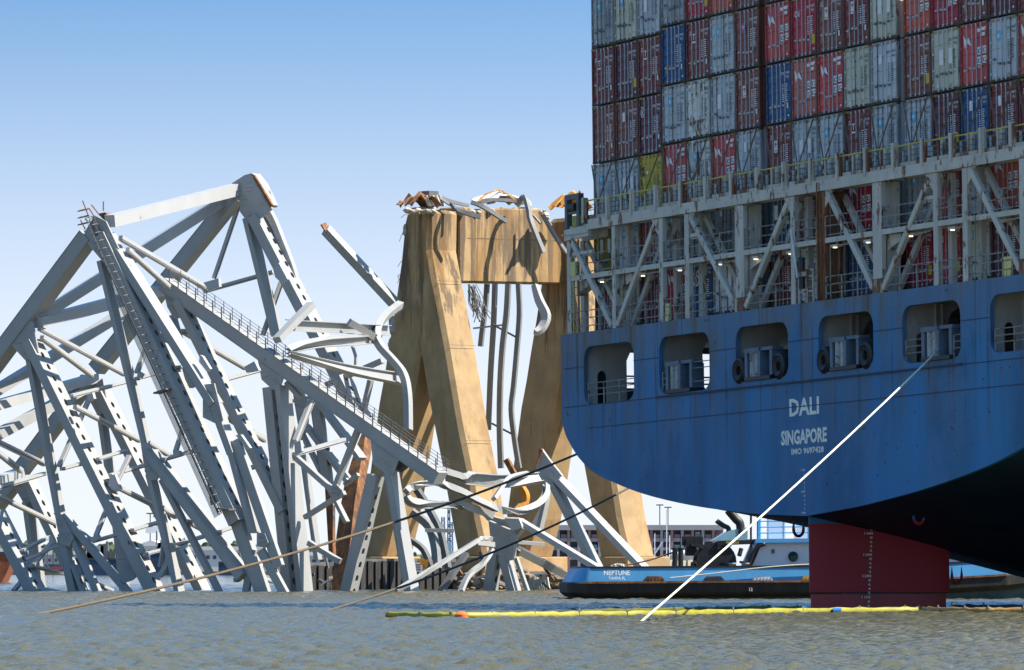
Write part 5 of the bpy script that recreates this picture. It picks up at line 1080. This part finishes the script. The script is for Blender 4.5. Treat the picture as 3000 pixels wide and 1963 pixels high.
def rope(a, b_, r, sag, mat, label, k=40):
    pts = [a.lerp(b_, i/k)-Vector((0,0,sag*4*(i/k)*(1-i/k))) for i in range(k+1)]
    m = MB(); n = 7
    o = obj('mooring_rope', MB().tube(pts, r, 8), mat, None, smooth='all', label=label, cat='rope', group='mooring ropes')
    tw = []
    L = (b_-a).length; turns = L/(r*9); K = int(turns*6); K = min(K, 900)
    dirn = (b_-a).normalized(); s1 = dirn.orthogonal().normalized(); s2 = dirn.cross(s1)
    for st in range(3):                               # laid strands
        tp = []
        for i in range(K+1):
            f = i/K; c_ = a.lerp(b_, f)-Vector((0,0,sag*4*f*(1-f))); an = 2*math.pi*(f*turns+st/3); tp.append(c_+s1*(r*.55*math.cos(an))+s2*(r*.55*math.sin(an)))
        obj('strand', MB().sweep(tp, [(r*.55*math.cos(2*math.pi*i/5), r*.55*math.sin(2*math.pi*i/5)) for i in range(5)], s1), mat, o, smooth='all')
    return o
S = lambda u, d, z: SHIPM @ Vector((u, d, z))
rope(S(36.4,-1.55,10.75), on_z(1846,208,-.25), .04, .2, ROPEW, 'taut white mooring rope running from the stern fairlead down to the water')
e1 = S(-.6, 3.0, 7.6); e1 = P(1688, 1316, e1.y); rope(e1+(e1-on_z(-8,240,-.25)).normalized()*6, on_z(-8,240,-.25), .06, .9, ROPEY, 'long tan hawser stretching from the port quarter past the collapsed truss')
e2 = P(1822, 1424, 310); rope(e2+(e2-on_z(908,263,-.2)).normalized()*8, on_z(908,263,-.2), .055, .6, ROPED, 'shorter dark hawser from under the counter into the water before the pier')

# ------------------------------------------------------------------ far shore
LAND = M('far shore ground', (.16,.14,.10), .95, .3, .05); TREEF = M('far foliage', (.055,.085,.035), .9, .35, .15)
tag(obj('far_shore', MB().box(-2500, 2500, 1230, 5000, -1, .7), LAND), kind='structure')
tm = MB(); rt = random.Random(2)
for i in range(520):
    x = rt.uniform(-60, 1150) if i < 360 else rt.uniform(-60, 2100); Zd = rt.uniform(2500, 2900); hgt = rt.uniform(5, 11.5)*(1 if x < 900 else .6); c_ = on_z(x, Zd, .5)
    for k in range(5):
        l = lump(c_+Vector((rt.uniform(-4,4), rt.uniform(-3,3), hgt*rt.uniform(.25,.9))), rt.uniform(1.6,3.2), rt.randrange(9999)); tm.add(l.v, l.f) if k < 3 else None
obj('far_wood', tm, TREEF, None, label='distant low green wood along the far shore', cat='wood', kind='stuff')
WALLG = M('warehouse grey', (.40,.42,.45), .7, .06, .05); WALLW = M('warehouse white', (.62,.63,.64), .7, .05, .05); ROOFW = M('warehouse roof', (.66,.66,.66), .6, .05, .05); WIN = M('dark window band', (.06,.07,.09), .4)
def shed(px0, px1, ytop, Zd, dep, label, wall=WALLG, gable=False, bays=6):
    k = Zd/FPX; x0, x1 = on_z(px0, Zd, 0).x, on_z(px1, Zd, 0).x; zt = HCAM+(YHOR-ytop)*k
    r_ = root('warehouse', Vector(((x0+x1)/2, Zd+dep/2, .7)), label, 'warehouse')
    obj('wall', MB().box(x0, x1, Zd, Zd+dep, .7, zt), wall, r_)
    if gable: obj('roof', MB().prism([(x0-.8,Zd-.5,zt),(x1+.8,Zd-.5,zt),((x0+x1)/2,Zd-.5,zt+(x1-x0)*.22)], (0,dep+1,0)), ROOFW, r_)
    else: obj('roof', MB().box(x0-.6, x1+.6, Zd-.5, Zd+dep+.5, zt, zt+.9), ROOFW, r_)
    for i in range(bays):
        a_ = x0+(x1-x0)*(i+.2)/bays; b_ = x0+(x1-x0)*(i+.7)/bays; zc = zt-(zt-.7)*(.25 if gable else .35); hh = (zt-.7)*.09
        obj('window', MB().box(a_, b_, Zd-.12, Zd+.05, zc-hh, zc+hh), WIN, r_)
    return r_
shed(-30,150,1616,1500,40,'long low grey warehouse behind the rusty barge bow', WALLG, bays=9)
shed(60,285,1625,1420,40,'long pale warehouse with white roof behind the truss legs', WALLG, bays=12)
shed(402,482,1600,1330,30,'white gabled building with three dark windows behind the truss', WALLW, True, 3)
shed(560,760,1612,1480,30,'long white roofed shed behind the lower truss legs', WALLW, bays=10)
shed(770,980,1628,1500,30,'low grey shed glimpsed beyond the catwalk legs', WALLG, bays=9)
rf = on_z(445,1335,0); obj('roof_monitor', MB().box(rf.x-1.6, rf.x+1.6, 1338, 1348, 9.2, 10.6), ROOFW, None, label='small roof vent box on the gabled building', cat='roof vent')
HULN = M('far hull navy', (.02,.045,.10), .5, .2, .3); HULR = M('rust red hull', (.30,.085,.03), .7, .4, .8, .6, rust=.4, rustcol=(.42,.20,.09), rscale=.5)
def barge(px0, px1, ytop, Zd, mat, label, bow=0.0, super_=True):
    k = Zd/FPX; x0, x1 = on_z(px0, Zd, 0).x, on_z(px1, Zd, 0).x; zt = HCAM+(YHOR-ytop)*k
    r_ = root('moored_barge', Vector(((x0+x1)/2, Zd, 0)), label, 'barge')
    obj('hull', MB().prism([(x0,Zd,-.5),(x1-bow,Zd,-.5),(x1,Zd,zt),(x0,Zd,zt)], (0,9,0)), mat, r_); obj('gunwale', MB().box(x0,x1+.2,Zd-.1,Zd+9.1,zt,zt+.35), M('gunwale dark', (.05,.05,.05)), r_)
    if super_:
        q = random.Random(int(px0)); 
        for i in range(7):
            x = q.uniform(x0+1, x1-2); h = q.uniform(.8,3.2); obj('deck_gear', MB().box(x, x+q.uniform(.4,2.2), Zd+2, Zd+5, zt+.35, zt+.35+h), q.choice((WALLW,DARKST,RUSTY,WALLG)), r_)
        for i in range(3): x = q.uniform(x0+1, x1-1); obj('deck_mast', MB().tube([(x,Zd+3,zt),(x,Zd+3,zt+q.uniform(3,6))], .12, 5), DARKST, r_)
    return r_
barge(215,352,1640,1180,HULN,'navy blue barge with deck gear moored at the far shore'); barge(440,505,1622,1190,HULN,'tall navy barge hull beside the white gabled building'); barge(-60,44,1626,700,HULR,'rusty red barge bow poking in behind the leftmost truss leg', 1.8, False)
barge(640,730,1650,1190,HULN,'low dark barge behind the ladder leg base')
for i, (x, y0, Zd) in enumerate(((440,1505,1400),(460,1514,1420),(155,1506,1400),(139,1600,1300),(158,1600,1300),(1933,1480,1500),(1957,1487,1500))):
    top = P(x, y0, Zd); r_ = root('light_pole', Vector((top.x, top.y, .7)), 'tall thin light pole %s' % ('above the roof of the white gabled building' if 400 < x < 500 else 'rising over the rust red dock shed roof' if x > 1000 else 'in front of the long pale warehouse' if y0 > 1550 else 'behind the leftmost truss legs, above the tree line'), 'light pole', 'light poles on the far shore')
    obj('pole', MB().tube([(top.x,top.y,.7),(top.x,top.y,top.z)], .14, 5), DARKST, r_); obj('lamp_bar', MB().box(top.x-.9,top.x+.9,top.y-.2,top.y+.2,top.z-.1,top.z+.2), DARKST, r_)
# parked cars along the quay
CARC = [M('car white', (.6,.6,.6), .3), M('car grey', (.2,.2,.22), .3), M('car red', (.35,.05,.04), .3), M('car blue', (.05,.1,.25), .3)]
for i in range(16):
    x = 105+i*11.5+rt.uniform(-2,2); c_ = on_z(x, 1262+rt.uniform(-6,6), .7); r_ = root('parked_car', c_, 'tiny parked car on the far quay behind the truss legs', 'car', 'cars parked on the far quay'); mt = CARC[i % 4]
    obj('body', MB().box(c_.x-2.1,c_.x+2.1,c_.y-.9,c_.y+.9,1.0,1.6), mt, r_); obj('cabin', MB().prism([(c_.x-1.3,c_.y-.8,1.6),(c_.x+1.2,c_.y-.8,1.6),(c_.x+.7,c_.y-.8,2.2),(c_.x-.9,c_.y-.8,2.2)], (0,1.6,0)), WIN, r_)
    for s_ in (-1.3,1.3): obj('wheel', MB().cyl((c_.x+s_,c_.y-.92,1.02),(0,1,0),.32,1.84,10), BLACKM, r_)
# industrial dock building on the right
def dock():
    Zd = 1300; k = Zd/FPX; x0, x1 = on_z(1545, Zd, 0).x, on_z(2120, Zd, 0).x; zz = lambda y: HCAM+(YHOR-y)*k
    r_ = root('dock_shed', Vector(((x0+x1)/2, Zd+10, .0)), 'long three storey rust red dock shed with grey roof on the far quay', 'dock building')
    BR = M('hazed dock brick red', (.33,.20,.19), .8, .15, .1); SL = M('dock slab grey', (.36,.34,.36), .8, .1, .1); DKW = M('hazed dock opening', (.24,.22,.27), .8, .1, .1); TEAL = M('dock teal pane', (.18,.36,.34), .5)  # brick and openings paled and purpled: distance haze mixed into the colours
    obj('wall', MB().box(x0, x1, Zd+2, Zd+20, .0, zz(1545)), DKW, r_); obj('roof', MB().box(x0-1, x1, Zd-.5, Zd+22, zz(1553), zz(1538)), SL, r_)
    for y0, y1, m_ in ((1587,1577,SL),(1612,1604,SL),(1640,1632,SL)): obj('floor_slab', MB().box(x0, x1, Zd, Zd+1.98, zz(y0), zz(y1)), m_, r_)
    nb = 19
    for i in range(nb):
        a_ = x0+(x1-x0)*i/nb; b_ = x0+(x1-x0)*(i+1)/nb
        obj('column', MB().box(a_-.3, a_+.3, Zd-.2, Zd+1.9, .0, zz(1553)), SL if i % 2 else BR, r_)
        obj('wall_panel', MB().box(a_+.5, b_-.4, Zd+.3, Zd+1.97, zz(1577), zz(1566)), BR, r_)
        if i % 3 == 1: obj('pane', MB().box(a_+.6, b_-.6, Zd+.25, Zd+1.95, zz(1565.5), zz(1558)), TEAL, r_)
        if i % 4 == 2: obj('wall_panel', MB().box(a_+.5, b_-.5, Zd+.3, Zd+1.97, zz(1604), zz(1596)), TEAL, r_)
        obj('pile', MB().box(a_-.2, a_+.2, Zd-.1, Zd+.5, -1, zz(1640)), DKW, r_)
dock()
# lattice crane seen between the pier legs, and a lattice mast
CRB = M('crane blue', (.10,.17,.30), .6, .2, .2); CRY = M('crane yellow', (.6,.4,.03), .5)
def lattice(px, y0, y1, Zd, wpx, label, mat=CRB, cat='crane'):
    a_, b_ = P(px, y0, Zd), P(px, y1, Zd); wd = wpx*Zd/FPX/2
    r_ = root('lattice_crane', Vector((b_.x, b_.y, max(.7, b_.z))), label, cat)
    n = 9; m = MB()
    for sx in (-1,1):
        for sy in (-1,1): obj('mast_leg', MB().tube([(b_.x+sx*wd,b_.y+sy*wd,b_.z),(a_.x+sx*wd*.6,a_.y+sy*wd*.6,a_.z)], .12, 5), mat, r_)
    for i in range(n):
        f0, f1 = i/n, (i+1)/n; z0 = b_.z+(a_.z-b_.z)*f0; z1 = b_.z+(a_.z-b_.z)*f1; w0, w1 = wd*(1-.4*f0), wd*(1-.4*f1)
        for sy in (-1, 1): obj('lattice_bar', MB().tube([(b_.x-w0,b_.y+sy*w0,z0),(b_.x+w1,b_.y+sy*w1,z1)], .07, 4).tube([(b_.x+w0,b_.y+sy*w0,z0),(b_.x-w1,b_.y+sy*w1,z1)], .07, 4).tube([(b_.x-w1,b_.y+sy*w1,z1),(b_.x+w1,b_.y+sy*w1,z1)], .06, 4), mat, r_)
    return r_
for (x, y0, w_) in ((1298,1515,14),(1315,1490,9),(1322,1530,12)): r_ = lattice(x, y0, 1672, 1250, w_, 'blue lattice dock crane %s seen between the pier legs' % ({1298:'with a broad mast',1315:'with the tallest mast',1322:'with a squat mast'}[x]))
c_ = P(1300,1610,1245); obj('cab', MB().box(c_.x-1.6,c_.x+1.6,c_.y-1,c_.y+1,c_.z-1.5,c_.z+1.6), M('pale cyan cab', (.25,.45,.52), .5), r_); obj('yellow_boom', MB().box(c_.x+.4,c_.x+2.0,c_.y-2,c_.y-1.2,c_.z-3.2,c_.z-1.8), CRY, r_)
lattice(978, 1480, 1690, 900, 8, 'thin pale lattice mast behind the rusted column', M('mast grey', (.35,.33,.33), .6), 'mast')
# white motor boat behind the piles
wb = P(1970,1648,600); wr = root('motor_boat', Vector((wb.x, 600, 0)), 'small white motor boat with whip aerials beyond the pale sheet piles', 'boat')
obj('hull', MB().prism([(wb.x-3.4,598.5,-.2),(wb.x+2.6,598.5,-.2),(wb.x+3.2,598.5,1.5),(wb.x-3.6,598.5,1.5)], (0,2.6,0)), TUGW, wr); obj('cabin', MB().prism([(wb.x-2.0,598.8,1.5),(wb.x+2.4,598.8,1.5),(wb.x+1.6,598.8,2.9),(wb.x-1.2,598.8,2.9)], (0,2,0)), TUGW, wr); obj('inflatable', MB().cyl((wb.x-.2,598.6,3.1),(1,0,0),.45,3.0,12), TUGW, wr)
for x, h in ((-3.2,8.2),(-1.8,5.2),(-.6,7.6),(-.3,5.0)): obj('aerial', MB().tube([(wb.x+x,599.5,1.5),(wb.x+x,599.5,h)], .05, 5), TUGW, wr)
obj('radar_arch', MB().beam((wb.x-2.4,599,2.2),(wb.x-1.0,599,4.4),.12,.3,(0,1,0)), TUGW, wr)

# ------------------------------------------------------------------ water
def water():
    rows_ = [20.0, 50.0, 80.0, 100.0, 104.0]
    while rows_[-1] < 620: rows_.append(rows_[-1]+rows_[-1]*.00105)
    rows_ += [800, 1000, 1300, 2000, 4000, 9000]
    t = np.concatenate([[-60,-12,-4,-2.2], np.linspace(-1.3,1.3,440), [2.2,4,12,60]])
    Y = np.array(rows_)[:,None]*np.ones_like(t)[None,:]; X = Y*t[None,:]*.0857
    Z = np.zeros_like(X); rg = np.random.RandomState(4)
    damp = np.clip((900-Y)/500, 0, 1)*np.clip((Y-100)/8, 0, 1)*np.clip((1.5-np.abs(t)[None,:])*4, 0, 1)
    for i in range(60):
        lam = .27*(7.0**rg.rand()); a = .0095*lam**.75*rg.uniform(.6,1.1); an = rg.normal(.5,.75)-math.pi/2; k = 2*math.pi/lam
        ph = k*(X*math.cos(an)+Y*math.sin(an))+rg.rand()*7
        s_ = np.sin(ph+.6*np.sin(.11*X+.07*Y+i)); Z += a*(np.abs(s_)**.8*np.sign(s_))*(lam > Y*.00105*2.0)
    Z = Z*damp*.95
    n, mcol = X.shape; me = bpy.data.meshes.new('water')
    co = np.stack([X, Y, Z], -1).reshape(-1,3)
    idx = (np.arange(n-1)[:,None]*mcol+np.arange(mcol-1)[None,:]).reshape(-1)
    f = np.stack([idx, idx+1, idx+mcol+1, idx+mcol], -1)
    me.vertices.add(len(co)); me.vertices.foreach_set('co', co.reshape(-1)); me.loops.add(f.size); me.loops.foreach_set('vertex_index', f.reshape(-1).astype(np.int32))
    me.polygons.add(len(f)); me.polygons.foreach_set('loop_start', np.arange(0, f.size, 4, dtype=np.int32)); me.polygons.foreach_set('use_smooth', np.ones(len(f), dtype=bool)); me.update(calc_edges=True); me.validate()
    o = bpy.data.objects.new('water', me); COL.objects.link(o); o['kind'] = 'structure'
    m = bpy.data.materials.new('harbour water'); m.use_nodes = True; T = m.node_tree; N = T.nodes; L = T.links; b_ = N['Principled BSDF']
    b_.inputs['Base Color'].default_value = (.105,.094,.048,1); b_.inputs['Specular IOR Level'].default_value = .5; b_.inputs['Roughness'].default_value = .08; b_.inputs['IOR'].default_value = 1.33
    c_ = N.new('ShaderNodeTexCoord'); prev = None
    for sc, st, dist in ((4.5, .5, .09), (13.0, .6, .035)):
        mp_ = N.new('ShaderNodeMapping'); mp_.inputs['Scale'].default_value = (sc, sc*.8, sc); nz = N.new('ShaderNodeTexNoise'); nz.inputs['Scale'].default_value = 1; nz.inputs['Detail'].default_value = 4; nz.inputs['Distortion'].default_value = .4
        L.new(c_.outputs['Object'], mp_.inputs[0]); L.new(mp_.outputs[0], nz.inputs['Vector'])
        bp = N.new('ShaderNodeBump'); bp.inputs['Strength'].default_value = st; bp.inputs['Distance'].default_value = dist; L.new(nz.outputs[0], bp.inputs['Height'])
        if prev: L.new(prev.outputs[0], bp.inputs['Normal'])
        prev = bp
    L.new(prev.outputs[0], b_.inputs['Normal']); me.materials.append(m)
water()
